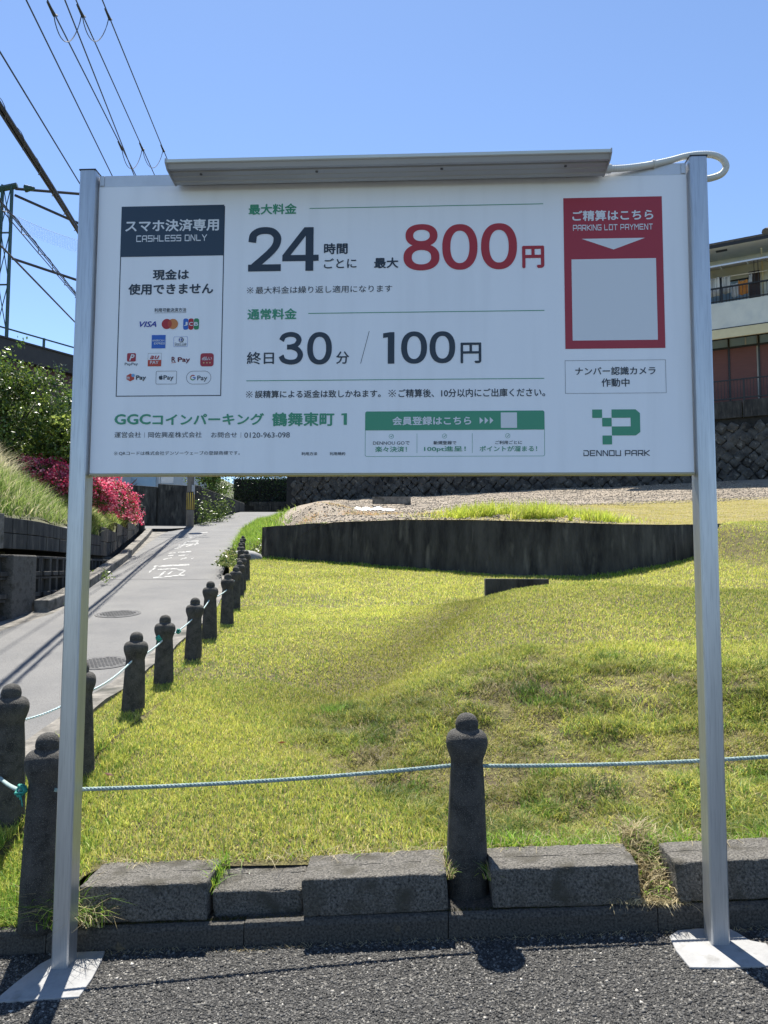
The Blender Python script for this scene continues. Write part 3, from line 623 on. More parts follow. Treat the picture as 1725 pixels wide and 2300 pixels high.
# ---------------------------------------------------------------- the parking sign
sign = empty('parking_sign', (0, 0, 0), 'large white car park price board on two galvanised square posts, facing the camera', 'sign')
Z0 = 1.374
def post(x0, x1, zb, lab):
    m = MB(); xs = (x0, x1); R = 0.004
    poly = [(x0+R, -.022), (x1-R, -.022), (x1, -.022+R), (x1, .038-R), (x1-R, .038), (x0+R, .038), (x0, .038-R), (x0, -.022+R)]
    m.prism_z(poly, zb, 2.318)
    o = m.build('post', m_galv, sign, smooth=False); o['label'] = lab
    c = MB(); c.box(x0-.001, x1+.001, -.023, .039, 2.318, 2.322); cp = c.build('post_cap', m_dark, o)
post(-.953, -.903, -.075, 'left galvanised steel post of the board'); post(.903, .953, .04, 'right galvanised steel post of the board')
MB().box(-.899, .899, .0, .03, Z0, Z0+.9).build('panel_body', m_panel, sign, bevel=.0015)
MB().box(-.9, .9, -.003, .033, Z0-.006, Z0-.001).build('bottom_trim', mat('trim_gold', (.42,.38,.24), rough=.5), sign)
MB().box(-.899, .899, .002, .031, Z0+.9005, 2.311).build('top_channel', m_alu, sign, bevel=.001)
for x in (-.89, .89): MB().box(x-.006, x+.006, -.0015, .001, 2.278, 2.309).build('channel_bracket', m_alu, sign)
SL = [0]
def slab(name, pts, m, layer, par=None):
    """flat print: polygon in the board's plane, layer*0.35 mm proud of the panel"""
    y = -.0004-layer*.0004; me = bpy.data.meshes.new(name); me.from_pydata([(x, y, z) for x, z in pts], [], [tuple(range(len(pts)))]); 
    return link(name, me, m, par or board)
board = empty('printed_face'); board.parent = sign
def rect(x0, z0, x1, z1): return [(x0, z0), (x1, z0), (x1, z1), (x0, z1)]
def rrect(x0, z0, x1, z1, r, n=5):
    p = []
    for cx, cz, a in ((x1-r, z0+r, -90), (x1-r, z1-r, 0), (x0+r, z1-r, 90), (x0+r, z0+r, 180)):
        for i in range(n+1): t = math.radians(a+90*i/n); p.append((cx+r*math.cos(t), cz+r*math.sin(t)))
    return p
def ring(name, outer, w, m, layer, par=None):
    """closed outline of width w (polygon ring)"""
    k = len(outer); cx = sum(p[0] for p in outer)/k; cz = sum(p[1] for p in outer)/k; inner = []
    for i in range(k):
        a, b, c = Vector(outer[i-1]), Vector(outer[i]), Vector(outer[(i+1) % k]); n1 = Vector((-(b-a).y, (b-a).x)).normalized() if (b-a).length > 1e-7 else Vector((0, 0)); n2 = Vector((-(c-b).y, (c-b).x)).normalized() if (c-b).length > 1e-7 else n1
        n = (n1+n2); n = n.normalized() if n.length > 1e-6 else n2; f = 1/max(.5, n.dot(n2)); inner.append((b.x+n.x*w*f, b.y+n.y*w*f))
    y = -.0004-layer*.0004; me = bpy.data.meshes.new(name); me.from_pydata([(x, y, z) for x, z in list(outer)+inner], [], [(i, (i+1) % k, k+(i+1) % k, k+i) for i in range(k)])
    return link(name, me, m, par or board)
def disc(x, z, r, n=28, a0=0, a1=360): return [(x+r*math.cos(math.radians(a0+(a1-a0)*i/n)), z+r*math.sin(math.radians(a0+(a1-a0)*i/n))) for i in range(n if a1-a0 == 360 else n+1)]
def bar(x0, z0, x1, z1, w):
    d = Vector((x1-x0, z1-z0)).normalized()*w/2; n = (-d.y, d.x); return [(x0-n[0], z0-n[1]), (x1-n[0], z1-n[1]), (x1+n[0], z1+n[1]), (x0+n[0], z0+n[1])]
# square stroke alphabet of the English captions (grid 4 wide x 4 high)
ST = {'C': [[(4,4),(0,4),(0,0),(4,0)]], 'A': [[(0,0),(0,3.2),(.8,4),(4,4),(4,0)],[(0,1.6),(4,1.6)]], 'S': [[(4,4),(0,4),(0,2.1),(4,2.1),(4,0),(0,0)]], 'H': [[(0,0),(0,4)],[(4,0),(4,4)],[(0,2),(4,2)]],
 'L': [[(0,4),(0,0),(3.7,0)]], 'E': [[(4,4),(0,4),(0,0),(4,0)],[(0,2),(3.6,2)]], 'O': [[(0,0),(0,4),(4,4),(4,0),(0,0)]], 'N': [[(0,0),(0,4),(.4,4),(3.6,0),(4,0),(4,4)]], 'Y': [[(0,4),(2,1.9),(4,4)],[(2,1.9),(2,0)]],
 'P': [[(0,0),(0,4),(4,4),(4,1.5),(0,1.5)]], 'R': [[(0,0),(0,4),(4,4),(4,1.6),(0,1.6)],[(2.2,1.6),(4,0)]], 'K': [[(0,0),(0,4)],[(4,4),(.6,2),(4,0)],[(0,2),(.8,2)]], 'I': [[(0,0),(0,4)]], 'G': [[(4,4),(0,4),(0,0),(4,0),(4,1.9),(2.2,1.9)]],
 'T': [[(0,4),(4,4)],[(2,4),(2,0)]], 'M': [[(0,0),(0,4),(.3,4),(2.3,1.8),(4.3,4),(4.6,4),(4.6,0)]], 'D': [[(0,0),(0,2.2)],[(0,4),(3.2,4),(4,3.2),(4,.8),(3.2,0),(0,0)]], 'U': [[(0,4),(0,0),(4,0),(4,4)]]}
def stroke_text(s, x0, x1, z0, z1, m, layer):
    adv = []; x = 0
    for ch in s:
        adv.append(x); x += {' ': 2.6, 'I': 1.6, 'M': 6.2}.get(ch, 5.6)
    tot = x-1.6; w = .74; V = []; F = []; y = -.0004-layer*.0004
    sx = (x1-x0)/(tot+w); sz = (z1-z0)/(4+w)
    for ch, a in zip(s, adv):
        if ch == ' ': continue
        for st in ST[ch]:
            for (ax, az), (bx, bz) in zip(st, st[1:]):
                d = Vector((bx-ax, bz-az)).normalized(); e = d*(w/2); n = Vector((-d.y, d.x))*(w/2); A = Vector((ax, az))-e; B = Vector((bx, bz))+e
                k = len(V); V += [(x0+(a+q.x+w/2)*sx, y, z0+(q.y+w/2)*sz) for q in (A-n, B-n, B+n, A+n)]; F.append((k, k+1, k+2, k+3)); y -= 2e-7
    me = bpy.data.meshes.new('lettering'); me.from_pydata(V, [], F); return link('lettering', me, m, board)
def text(s, x0, x1, z0, z1, col, wt, layer=None):
    m = INK[col]; layer = layer or (3 if col == 'paper' else 2)
    if s[0] == '#': return stroke_text(s[1:], x0, x1, z0, z1, m, layer)
    if wt == 3 or s == '1': return digit(s, x0, x1, z0, z1, m, layer)
    c = bpy.data.curves.new('txt', 'FONT'); c.body = s; c.resolution_u = 3; c.fill_mode = 'FRONT'
    if wt == 4: c.shear = 0.3
    o = bpy.data.objects.new('txt', c); COL.objects.link(o); dg = bpy.context.evaluated_depsgraph_get(); me = bpy.data.meshes.new_from_object(o.evaluated_get(dg))
    bpy.data.objects.remove(o); n = len(me.vertices); a = np.empty(n*3, np.float32); me.vertices.foreach_get('co', a); a = a.reshape(-1, 3)
    F = [tuple(q.vertices) for q in me.polygons]; bpy.data.meshes.remove(me)
    e = {0: 0.004, 1: 0.014, 2: 0.027, 4: 0.02}[wt]                 # weight of the strokes, laid over in thin layers
    mn, mx = a.min(0), a.max(0); V = []; G = []
    for k, (ox, oz) in enumerate(((0, 0), (1, 0), (-1, 0), (0, 1), (0, -1)) if wt else ((0, 0), (1, 0))):
        V += [(x0+(p[0]-mn[0]+e*(1+ox))/(mx[0]-mn[0]+2*e)*(x1-x0), -.0004-layer*.0004-k*2e-5, z0+(p[1]-mn[1]+e*(1+oz))/(mx[1]-mn[1]+2*e)*(z1-z0)) for p in a]
        G += [tuple(i+k*n for i in f) for f in F]
    me = bpy.data.meshes.new('lettering'); me.from_pydata(V, [], G); return link('lettering', me, m, board)
def smooth_path(P, n=10):
    P = [Vector(p) for p in P]; Q = []
    for i in range(len(P)-1):
        p0, p1, p2, p3 = P[max(i-1, 0)], P[i], P[i+1], P[min(i+2, len(P)-1)]
        for k in range(n):
            t = k/n; Q.append(0.5*((2*p1)+(p2-p0)*t+(2*p0-5*p1+4*p2-p3)*t*t+(3*p1-p0-3*p2+p3)*t**3))
    return Q+[P[-1]]
def digit(ch, x0, x1, z0, z1, m, layer):
    """large numerals drawn in a wide bold grotesque, unit box scaled to place"""
    V = []; F = []; lay = [0]
    def put(pts): 
        k = len(V); V.extend([(x0+a*(x1-x0), -.0004-layer*.0004-lay[0]*2e-5, z0+b*(z1-z0)) for a, b in pts]); return k
    def oval(cx, cz, rx, rz, hx, hz, e=2.25, n=64):
        sup = lambda r, t: math.copysign(abs(t)**(2/e), t)*r
        o = [(cx+sup(rx, math.cos(6.28318*i/n)), cz+sup(rz, math.sin(6.28318*i/n))) for i in range(n)]; q = [(cx+sup(hx, math.cos(6.28318*i/n)), cz+sup(hz, math.sin(6.28318*i/n))) for i in range(n)]
        k = put(o+q); F.extend([(k+i, k+(i+1) % n, k+n+(i+1) % n, k+n+i) for i in range(n)]); lay[0] += 1
    def poly(p): k = put(p); F.append(tuple(range(k, k+len(p)))); lay[0] += 1
    def stroke(p, hx, hz):
        P = smooth_path([(a, b, 0) for a, b in p], 12); q = []
        for i, c in enumerate(P):
            t = P[min(i+1, len(P)-1)]-P[max(i-1, 0)]; nn = Vector((-t.y, t.x, 0)).normalized(); q += [(c.x+nn.x*hx, c.y+nn.y*hz), (c.x-nn.x*hx, c.y-nn.y*hz)]
        k = put(q); F.extend([(k+2*i, k+2*i+1, k+2*i+3, k+2*i+2) for i in range(len(P)-1)]); lay[0] += 1
    if ch == '0': oval(.5, .5, .5, .5, .27, .355)
    elif ch == '8': oval(.5, .285, .5, .285, .27, .155); oval(.5, .755, .445, .245, .23, .122)
    elif ch == '4': poly([(0, .225), (1, .225), (1, .365), (0, .365)]); poly([(.64, 0), (.855, 0), (.855, 1), (.64, 1)]); poly([(0, .36), (.22, .36), (.70, .87), (.70, 1), (.60, 1)])
    elif ch == '1': poly([(.42, 0), (1, 0), (1, 1), (.6, 1), (0, .965), (0, .82), (.42, .84)])
    elif ch == '2': stroke([(.115, .66), (.15, .82), (.30, .905), (.5, .928), (.72, .90), (.86, .80), (.88, .69), (.82, .56), (.66, .42), (.42, .26), (.20, .12), (.15, .06)], .118, .078); poly([(0, 0), (1, 0), (1, .155), (0, .155)])
    elif ch == '3': stroke([(.10, .74), (.20, .87), (.44, .928), (.70, .89), (.82, .76), (.72, .61), (.50, .545), (.33, .54)], .108, .074); stroke([(.33, .535), (.55, .53), (.78, .45), (.885, .29), (.76, .12), (.48, .072), (.20, .13), (.09, .27)], .112, .074)
    me = bpy.data.meshes.new('numeral'); me.from_pydata(V, [], F); return link('numeral', me, m, board)
TEXTS=[
  ('スマホ決済専用', -0.8117, -0.5175, 2.1262, 2.1654, 'paper', 2),
  ('#CASHLESS ONLY', -0.7755, -0.5544, 2.0948, 2.1153, 'paper', 1),
  ('現金は', -0.7208, -0.6076, 1.9729, 2.0066, 'ink', 2),
  ('使用できません', -0.7959, -0.5314, 1.9271, 1.9621, 'ink', 2),
  ('利用可能決済方法', -0.7127, -0.6136, 1.8721, 1.8847, 'ink', 1),
  ('最大料金', -0.4263, -0.277, 2.1746, 2.2086, 'green', 2),
  ('2', -0.4246, -0.3237, 1.9955, 2.1341, 'ink', 3),
  ('4', -0.3193, -0.2078, 1.995, 2.132, 'ink', 3),
  ('時間', -0.1917, -0.119, 2.0456, 2.0804, 'ink', 2),
  ('ごとに', -0.1913, -0.0916, 2.0013, 2.0328, 'ink', 1),
  ('最大', -0.0382, 0.0358, 1.999, 2.0323, 'ink', 2),
  ('8', 0.051, 0.1598, 1.9905, 2.135, 'red', 3),
  ('0', 0.1683, 0.2744, 1.9908, 2.1328, 'red', 3),
  ('0', 0.285, 0.3927, 1.9904, 2.1334, 'red', 3),
  ('円', 0.4078, 0.4736, 1.9923, 2.0614, 'red', 2),
  ('※ 最大料金は繰り返し適用になります', -0.4273, 0.0171, 1.9249, 1.9475, 'ink', 0),
  ('通常料金', -0.424, -0.2726, 1.8441, 1.8786, 'green', 2),
  ('終日', -0.4233, -0.3402, 1.7061, 1.7447, 'ink', 1),
  ('3', -0.3252, -0.2516, 1.7046, 1.8047, 'ink', 3),
  ('0', -0.2393, -0.1647, 1.7038, 1.8037, 'ink', 3),
  ('分', -0.1516, -0.112, 1.705, 1.7433, 'ink', 1),
  ('1', -0.0097, 0.0242, 1.7043, 1.8008, 'ink', 3),
  ('0', 0.0447, 0.1222, 1.7036, 1.8021, 'ink', 3),
  ('0', 0.1299, 0.2064, 1.7042, 1.8018, 'ink', 3),
  ('円', 0.2224, 0.2839, 1.7034, 1.7663, 'ink', 1),
  ('※ 誤精算による返金は致しかねます。', -0.4244, -0.0161, 1.6023, 1.6256, 'ink', 1),
  ('※ ご精算後、10分以内にご出庫ください。', 0.0064, 0.4714, 1.601, 1.6266, 'ink', 1),
  ('GGC', -0.8265, -0.7142, 1.5237, 1.5559, 'green', 2),
  ('コインパーキング', -0.7091, -0.3677, 1.5204, 1.5566, 'green', 2),
  ('鶴舞東町', -0.3434, -0.1548, 1.5158, 1.5583, 'green', 2),
  ('1', -0.1337, -0.1172, 1.5192, 1.5545, 'green', 2),
  ('運営会社', -0.825, -0.7427, 1.4834, 1.5013, 'ink', 0),
  ('岡佐興産株式会社', -0.7206, -0.5565, 1.4828, 1.5006, 'ink', 0),
  ('お問合せ', -0.5275, -0.4488, 1.4821, 1.4993, 'ink', 0),
  ('0120-963-098', -0.4265, -0.2887, 1.4815, 1.4977, 'ink', 0),
  ('利用方法', -0.2528, -0.2053, 1.4276, 1.4377, 'ink', 1),
  ('利用規約', -0.1678, -0.1214, 1.4274, 1.4374, 'ink', 1),
  ('※ QRコードは株式会社デンソーウェーブの登録商標です。', -0.8252, -0.4391, 1.429, 1.4421, 'ink', 0),
  ('会員登録はこちら', 0.019, 0.2532, 1.517, 1.5432, 'paper', 2),
  ('DENNOU GOで', -0.0384, 0.0706, 1.4584, 1.4692, 'ink', 0),
  ('楽々決済！', -0.0319, 0.0624, 1.4366, 1.4536, 'green', 1),
  ('新規登録で', 0.1412, 0.2091, 1.4584, 1.4697, 'ink', 1),
  ('100pt進呈！', 0.1136, 0.2368, 1.4357, 1.4537, 'green', 1),
  ('ご利用ごとに', 0.3236, 0.4019, 1.4588, 1.4696, 'ink', 1),
  ('ポイントが溜まる！', 0.2774, 0.4459, 1.4372, 1.4541, 'green', 1),
  ('ご精算はこちら', 0.5584, 0.7982, 2.1348, 2.1676, 'paper', 2),
  ('#PARKING LOT PAYMENT', 0.56, 0.7959, 2.105, 2.1232, 'paper', 1),
  ('ナンバー認識カメラ', 0.5604, 0.7942, 1.664, 1.6887, 'ink', 1),
  ('作動中', 0.6366, 0.7179, 1.6288, 1.6541, 'ink', 1),
  ('#DENNOU PARK', 0.5806, 0.7718, 1.4227, 1.44, 'ink', 1),
  ('VISA', -0.7577, -0.7049, 1.8259, 1.8435, 'visa', 4),
  ('AMERICAN', -0.7164, -0.6785, 1.7799, 1.786, 'paper', 1),
  ('EXPRESS', -0.7102, -0.6765, 1.7705, 1.7772, 'paper', 1),
  ('Diners Club', -0.6462, -0.6102, 1.7689, 1.7758, 'ink', 0),
  ('INTERNATIONAL', -0.646, -0.6101, 1.7653, 1.7683, 'ink', 0),
  ('P', -0.7862, -0.7696, 1.7211, 1.7407, 'paper', 4),
  ('PayPay', -0.8, -0.7591, 1.7046, 1.7151, 'ink', 0),
  ('au', -0.7225, -0.693, 1.7258, 1.7364, 'red', 4),
  ('PAY', -0.7211, -0.6947, 1.7099, 1.7201, 'paper', 1),
  ('R', -0.6551, -0.6428, 1.7163, 1.7319, 'dred', 2),
  ('Pay', -0.6359, -0.5976, 1.7114, 1.7306, 'dred', 2),
  ('d払い', -0.5613, -0.5301, 1.7197, 1.7317, 'paper', 1),
  ('m', -0.7918, -0.7833, 1.6626, 1.671, 'paper', 1),
  ('Pay', -0.7638, -0.7326, 1.6578, 1.6755, 'ink', 2),
  ('Pay', -0.6784, -0.6473, 1.6571, 1.675, 'ink', 1),
  ('Pay', -0.5742, -0.5435, 1.6541, 1.6732, 'grey', 1),
  ('J', -0.6196, -0.6079, 1.8278, 1.8399, 'paper', 2),
  ('C', -0.6037, -0.5914, 1.8276, 1.8397, 'paper', 2),
  ('B', -0.5878, -0.5749, 1.8274, 1.8395, 'paper', 2),
]

for s, x0, x1, z0, z1, col, wt in TEXTS:
    if s.startswith('※ '):                                    # the reference mark: a cross with four dots
        h = (z1-z0)*.92; r = h/2; cx, cz = x0+r, (z0+z1)/2; n_ = len(s)-2; x0 = x0+h*(1.30 if n_ > 10 else 1.3)
        for k in (1, -1): slab('reference_mark', bar(cx-r*.8, cz-k*r*.8, cx+r*.8, cz+k*r*.8, h*.075), INK[col], 2 if k > 0 else 3)
        for dx, dz in ((0, .78), (0, -.78), (.78, 0), (-.78, 0)): slab('reference_mark', disc(cx+dx*r, cz+dz*r, h*.085, 8), INK[col], 2)
        s = s[2:]
    text(s, x0, x1, z0, z1, col, wt)
K = INK
# cashless box
slab('header_block', rect(-.8252, 2.048, -.5025, 2.209), K['navy'], 1)
ring('box_outline', rect(-.8252, 1.610, -.5000, 2.205), .0028, K['ink'], 0)
slab('underline', bar(-.7124, 1.8696, -.6134, 1.8696, .0008), K['ink'], 1)
for x0, x1, z in ((-.2373, .4725, 2.1915), (-.2373, .4722, 1.862), (-.4233, .4692, 1.6557)): slab('green_rule', bar(x0, z, x1, z, .0022), K['green'], 1)
slab('slash', bar(-.0517, 1.805, -.0772, 1.7057, .0014), K['ink'], 1)
for x, z0, z1 in ((-.732, 1.4832, 1.4995), (-.437, 1.482, 1.498)): slab('divider', bar(x, z0, x, z1, .0009), K['grey'], 1)
# logos
lg = lambda n_, p, c, l=1: slab(n_, p, K[c], l)
lg('two_disc_logo', disc(-.6728, 1.8346, .016), 'jred', 1); lg('two_disc_logo', disc(-.6537, 1.8344, .016), 'orange', 2)
le = [(x, z) for x, z in disc(-.6728, 1.8346, .016, 40) if (x+.6537)**2+(z-1.8344)**2 <= .01601**2]+[(x, z) for x, z in disc(-.6537, 1.8344, .016, 40) if (x+.6728)**2+(z-1.8346)**2 <= .01601**2]
le.sort(key=lambda p: math.atan2(p[1]-1.8345, p[0]+.66325)); lg('two_disc_overlap', le, 'vermil', 3)
for x0, x1, c in ((-.6218, -.6061, 'amex'), (-.6054, -.5899, 'jred'), (-.5889, -.573, 'jgreen')): lg('three_bar_logo', rrect(x0, 1.816, x1, 1.851, .006), c, 1)
lg('blue_square_logo', rect(-.7184, 1.7586, -.6755, 1.8004), 'amex', 1)
ring('card_logo_outline', rrect(-.6504, 1.763, -.6067, 1.7945, .003), .0007, K['amex'], 1)
lg('round_logo', disc(-.6272, 1.7846, .0082), 'ink', 1); lg('round_logo', disc(-.6285, 1.7846, .0066), 'paper', 2); lg('round_logo', disc(-.6285, 1.7846, .0052), 'visa', 3); lg('round_logo', bar(-.6285, 1.7796, -.6285, 1.7896, .003), 'paper', 4)
lg('red_square_logo', rrect(-.7936, 1.7186, -.7663, 1.7448, .004), 'crim', 1)
ring('white_red_logo_outline', rect(-.7288, 1.7031, -.6869, 1.7441), .0006, K['grey'], 0); lg('white_red_logo', rect(-.7286, 1.7031, -.6869, 1.723), 'vermil', 1)
lg('letter_underline', bar(-.6552, 1.7132, -.6413, 1.7148, .0016), 'crim', 1)
lg('dark_red_logo', rrect(-.5662, 1.7013, -.5251, 1.7421, .008), 'crim', 1)
for x in (-.5552, -.5454, -.5363): lg('gold_dot', disc(x, 1.7124, .0024, 12), 'gold', 2)
lg('hexagon_logo', [(-.7934, 1.6745), (-.7934, 1.6632), (-.7815, 1.6571), (-.7695, 1.6632), (-.7695, 1.6745), (-.7815, 1.6813)], 'vermil', 1); lg('blue_dot', disc(-.773, 1.6752, .0052, 16), 'sky', 2)
ring('rounded_logo_outline', rrect(-.7023, 1.6473, -.6379, 1.6883, .004), .0010, K['ink'], 1)
lg('fruit_logo', [(-.6866,1.6725),(-.6895,1.6735),(-.692,1.6722),(-.6931,1.6695),(-.6927,1.6655),(-.6908,1.6622),(-.6888,1.6612),(-.6866,1.662),(-.6844,1.6612),(-.6824,1.6622),(-.6806,1.6648),(-.6822,1.6668),(-.6826,1.6690),(-.6810,1.6718),(-.6836,1.6735)], 'ink', 1)
lg('fruit_leaf', [(-.6867,1.6738),(-.6862,1.6757),(-.6843,1.6770),(-.6846,1.6750)], 'ink', 1)
ring('pill_logo_outline', rrect(-.6081, 1.6465, -.5319, 1.6874, .0203, 10), .0010, K['ink'], 1)
for a0, a1, c in ((45, 150, 'jred'), (150, 210, 'gold'), (210, 315, 'jgreen'), (315, 360, 'amex')):
    o_ = disc(-.588, 1.667, .0086, 8, a0, a1); i_ = disc(-.588, 1.667, .0056, 8, a0, a1)[::-1]; lg('round_letter_logo', o_+i_, c, 1)
lg('round_letter_logo', rect(-.588, 1.6656, -.5796, 1.6684), 'amex', 2)
# green membership box
lg('membership_header', [(-.0622, 1.5022), (.4684, 1.5022)]+rrect(-.0622, 1.4232, .4684, 1.5592, .006)[6:18], 'green', 1)
ring('membership_outline', rrect(-.0624, 1.423, .4686, 1.5594, .006), .0012, K['green'], 0)
for x in (.0924, .2561): lg('divider', bar(x, 1.4335, x, 1.492, .0009), 'green', 1)
for k in range(3): x = .2779+.015*k; lg('arrow', [(x, 1.5199), (x+.0107, 1.5302), (x, 1.5405)], 'paper', 2)
lg('white_square', rect(.3404, 1.5075, .3878, 1.5538), 'paper', 2)
for x in (.0162, .1741, .3603):
    ring('check_circle', disc(x, 1.4841, .0071, 22), .0009, K['green'], 1); lg('check_mark', bar(x-.003, 1.4843, x-.0006, 1.4818, .0012), 'green', 1); lg('check_mark', bar(x-.0006, 1.4818, x+.0038, 1.4872, .0012), 'green', 2)
# red payment panel
lg('payment_panel', rect(.5325, 1.7438, .8245, 2.2075), 'crim', 1); lg('white_window', rect(.5542, 1.7687, .803, 2.0169), 'paper', 2); lg('down_arrow', [(.5852, 2.0799), (.6791, 2.0455), (.7724, 2.0799)], 'paper', 2)
ring('camera_notice_outline', rect(.5305, 1.6091, .8241, 1.7088), .0009, K['ink'], 1)
# green pixel letter logo
for p in (rect(.6079, 1.5360, .6366, 1.5610), rect(.6366, 1.5104, .6639, 1.5360), rect(.6366, 1.457, .664, 1.4835)): lg('green_logo', p, 'green', 1)
lg('green_logo', [(.664, 1.5360), (.664, 1.5610), (.7335, 1.5610), (.7462, 1.5495), (.7462, 1.4935), (.7335, 1.4835), (.664, 1.4835), (.664, 1.5104), (.719, 1.5104), (.719, 1.5360)], 'green', 1)
# ---------------------------------------------------------------- lamp bar on top of the board
lamp = empty('lamp_bar', (0, 0, 0)); lamp.parent = sign
a, b = -.648, .648
B_ = lambda mb, n_, m, **k: mb.build(n_, m, lamp, **k)
B_(MB().prism_x([(-.124,2.288),(-.124,2.2785),(-.118,2.2775),(-.118,2.288)], a, b), 'lens_strip', m_lens, bevel=.0008)
prof = [(-.1175,2.2885),(-.1175,2.2790),(-.108,2.2665),(-.098,2.2665),(-.0965,2.2715),(-.090,2.2715),(-.088,2.266),(-.070,2.2640),(-.068,2.262),(-.050,2.2605),(-.047,2.2575),(-.030,2.2585),(-.026,2.2625),(-.016,2.270),(-.004,2.3125),(.03,2.3125),(.03,2.318),(-.01,2.318),(-.03,2.300)]
B_(MB().prism_x(prof, a+.004, b-.004), 'housing', m_lampb)
endp = [(-.126,2.2895),(-.126,2.277),(-.108,2.264),(-.050,2.2575),(-.030,2.2555),(-.022,2.262),(-.012,2.272),(-.002,2.296),(-.004,2.3145),(-.03,2.303)]
B_(MB().prism_x(endp, a, a+.004), 'end_cap', m_lampb); B_(MB().prism_x(endp, b-.004, b), 'end_cap', m_lampb)
for x in (-.553, -.205, .165, .525): B_(MB().lathe([(.0042, -.0025), (.0042, 0), (.0001, 0)], 12, (x, -.079, 2.2655)), 'screw', m_lampd)
cd = [(.645,-.03,2.280),(.70,-.02,2.286),(.76,-.012,2.296),(.80,-.006,2.305),(.85,0,2.318),(.90,.005,2.333),(.945,.01,2.341),(.985,.012,2.339),(1.012,.013,2.325),(1.022,.014,2.303),(1.010,.015,2.282),(.985,.016,2.271),(.955,.016,2.2655),(.945,.016,2.264)]
pth = smooth_path(cd, 26); cnd = MB().tube(pth, [.0098 if i % 3 else .0086 for i in range(len(pth))], 14).build('conduit', m_cond, sign, smooth=True)
MB().tube([(.643,-.03,2.280),(.668,-.026,2.283)], .0135, 14).build('conduit_fitting', m_cond, lamp, smooth=False)
MB().tube([(.799,-.006,2.3045),(.804,-.0055,2.306)], .0125, 14).build('conduit_clip', m_cond, sign)
# ---------------------------------------------------------------- road paint and manholes
def rp(x, y, h=0.004): return (x, y, float(zroad(y))+h)
def manhole(x, y, r, label):
    g = math.atan(0.11); t = empty('manhole_cover', (x, y, float(zroad(y))), label, 'manhole cover', 'manhole covers in the sloping road'); t.rotation_euler = (g, 0, 0)
    MB().lathe([(r*0.9, 0.0), (r*0.9, 0.006), (r, 0.006), (r, -0.01)], 40).build('rim', m_iron, t)
    mb = MB().lathe([(r*0.88, -0.01), (r*0.88, 0.007), (0.001, 0.007)], 40)
    mb.build('cover', m_iron, t)
    mb = MB()
    for k in range(-6, 7):
        for j in range(-6, 7):
            px, py = k*r*0.135+(j % 2)*r*0.067, j*r*0.125
            if px*px+py*py < (r*0.78)**2: mb.box(px-r*.045, px+r*.045, py-r*.03, py+r*.03, 0.006, 0.011)
    mb.build('raised_pattern', m_iron, t)
manhole(-3.88, 7.45, 0.29, 'farther iron manhole cover in the sloping road'); manhole(-2.92, 4.8, 0.27, 'nearer iron manhole cover in the road behind the left post')
marks = empty('road_marking'); tag(marks, kind='structure')
MK = [[(-5.555, 13.281), (-4.91, 13.657), (-4.816, 13.362), (-5.452, 12.999)], [(-5.267, 12.243), (-5.429, 13.038), (-5.32, 12.741), (-5.167, 11.977)], [(-5.247, 12.671), (-4.899, 12.832), (-4.834, 12.638), (-5.178, 12.481)], [(-4.858, 12.71), (-4.611, 12.479), (-4.536, 12.25), (-4.778, 12.473)], [(-4.818, 11.54), (-4.97, 12.255), (-4.926, 12.257), (-4.777, 11.542)], [(-4.737, 11.754), (-4.837, 12.307), (-4.798, 12.308), (-4.7, 11.756)], [(-4.517, 11.774), (-4.625, 12.491), (-4.543, 12.238), (-4.44, 11.545)], [(-4.841, 11.324), (-4.401, 11.8), (-4.339, 11.611), (-4.776, 11.148)], [(-6.278, 16.267), (-6.148, 16.424), (-6.072, 16.199), (-6.201, 16.047)], [(-6.121, 16.54), (-5.881, 16.864), (-5.782, 16.552), (-6.02, 16.239)], [(-6.069, 15.638), (-5.973, 15.748), (-5.89, 15.505), (-5.985, 15.399)], [(-5.812, 15.648), (-5.644, 15.903), (-5.565, 15.657), (-5.732, 15.408)], [(-5.846, 14.667), (-5.797, 15.12), (-5.731, 14.926), (-5.781, 14.483)], [(-5.468, 14.76), (-5.441, 15.117), (-5.368, 14.892), (-5.396, 14.544)], [(-5.263, 14.912), (-5.24, 15.042), (-5.18, 14.851), (-5.203, 14.723)], [(-7.117, 20.241), (-6.826, 20.589), (-6.707, 20.2), (-6.995, 19.863)], [(-6.816, 19.016), (-7.092, 20.159), (-7.032, 20.161), (-6.759, 19.018)], [(-6.872, 18.817), (-6.472, 19.433), (-6.38, 19.131), (-6.776, 18.532)], [(-6.691, 18.162), (-6.745, 18.969), (-6.619, 18.585), (-6.571, 17.806)], [(-6.528, 18.423), (-6.499, 18.904), (-6.393, 18.569), (-6.424, 18.103)], [(-6.601, 17.652), (-6.511, 17.964), (-6.439, 17.745), (-6.528, 17.439)], [(-6.367, 18.642), (-6.708, 20.062), (-6.663, 20.064), (-6.326, 18.643)], [(-8.165, 24.159), (-7.796, 24.879), (-7.657, 24.407), (-8.023, 23.711)], [(-7.794, 22.617), (-7.499, 23.254), (-7.394, 22.905), (-7.688, 22.285)], [(-7.571, 21.739), (-7.299, 22.133), (-7.22, 21.877), (-7.491, 21.491)]]
for k, q in enumerate(MK):
    me = bpy.data.meshes.new('stroke'); me.from_pydata([rp(x, y) for x, y in q], [], [(0, 1, 2, 3)]); link('paint_stroke', me, m_paint, marks)

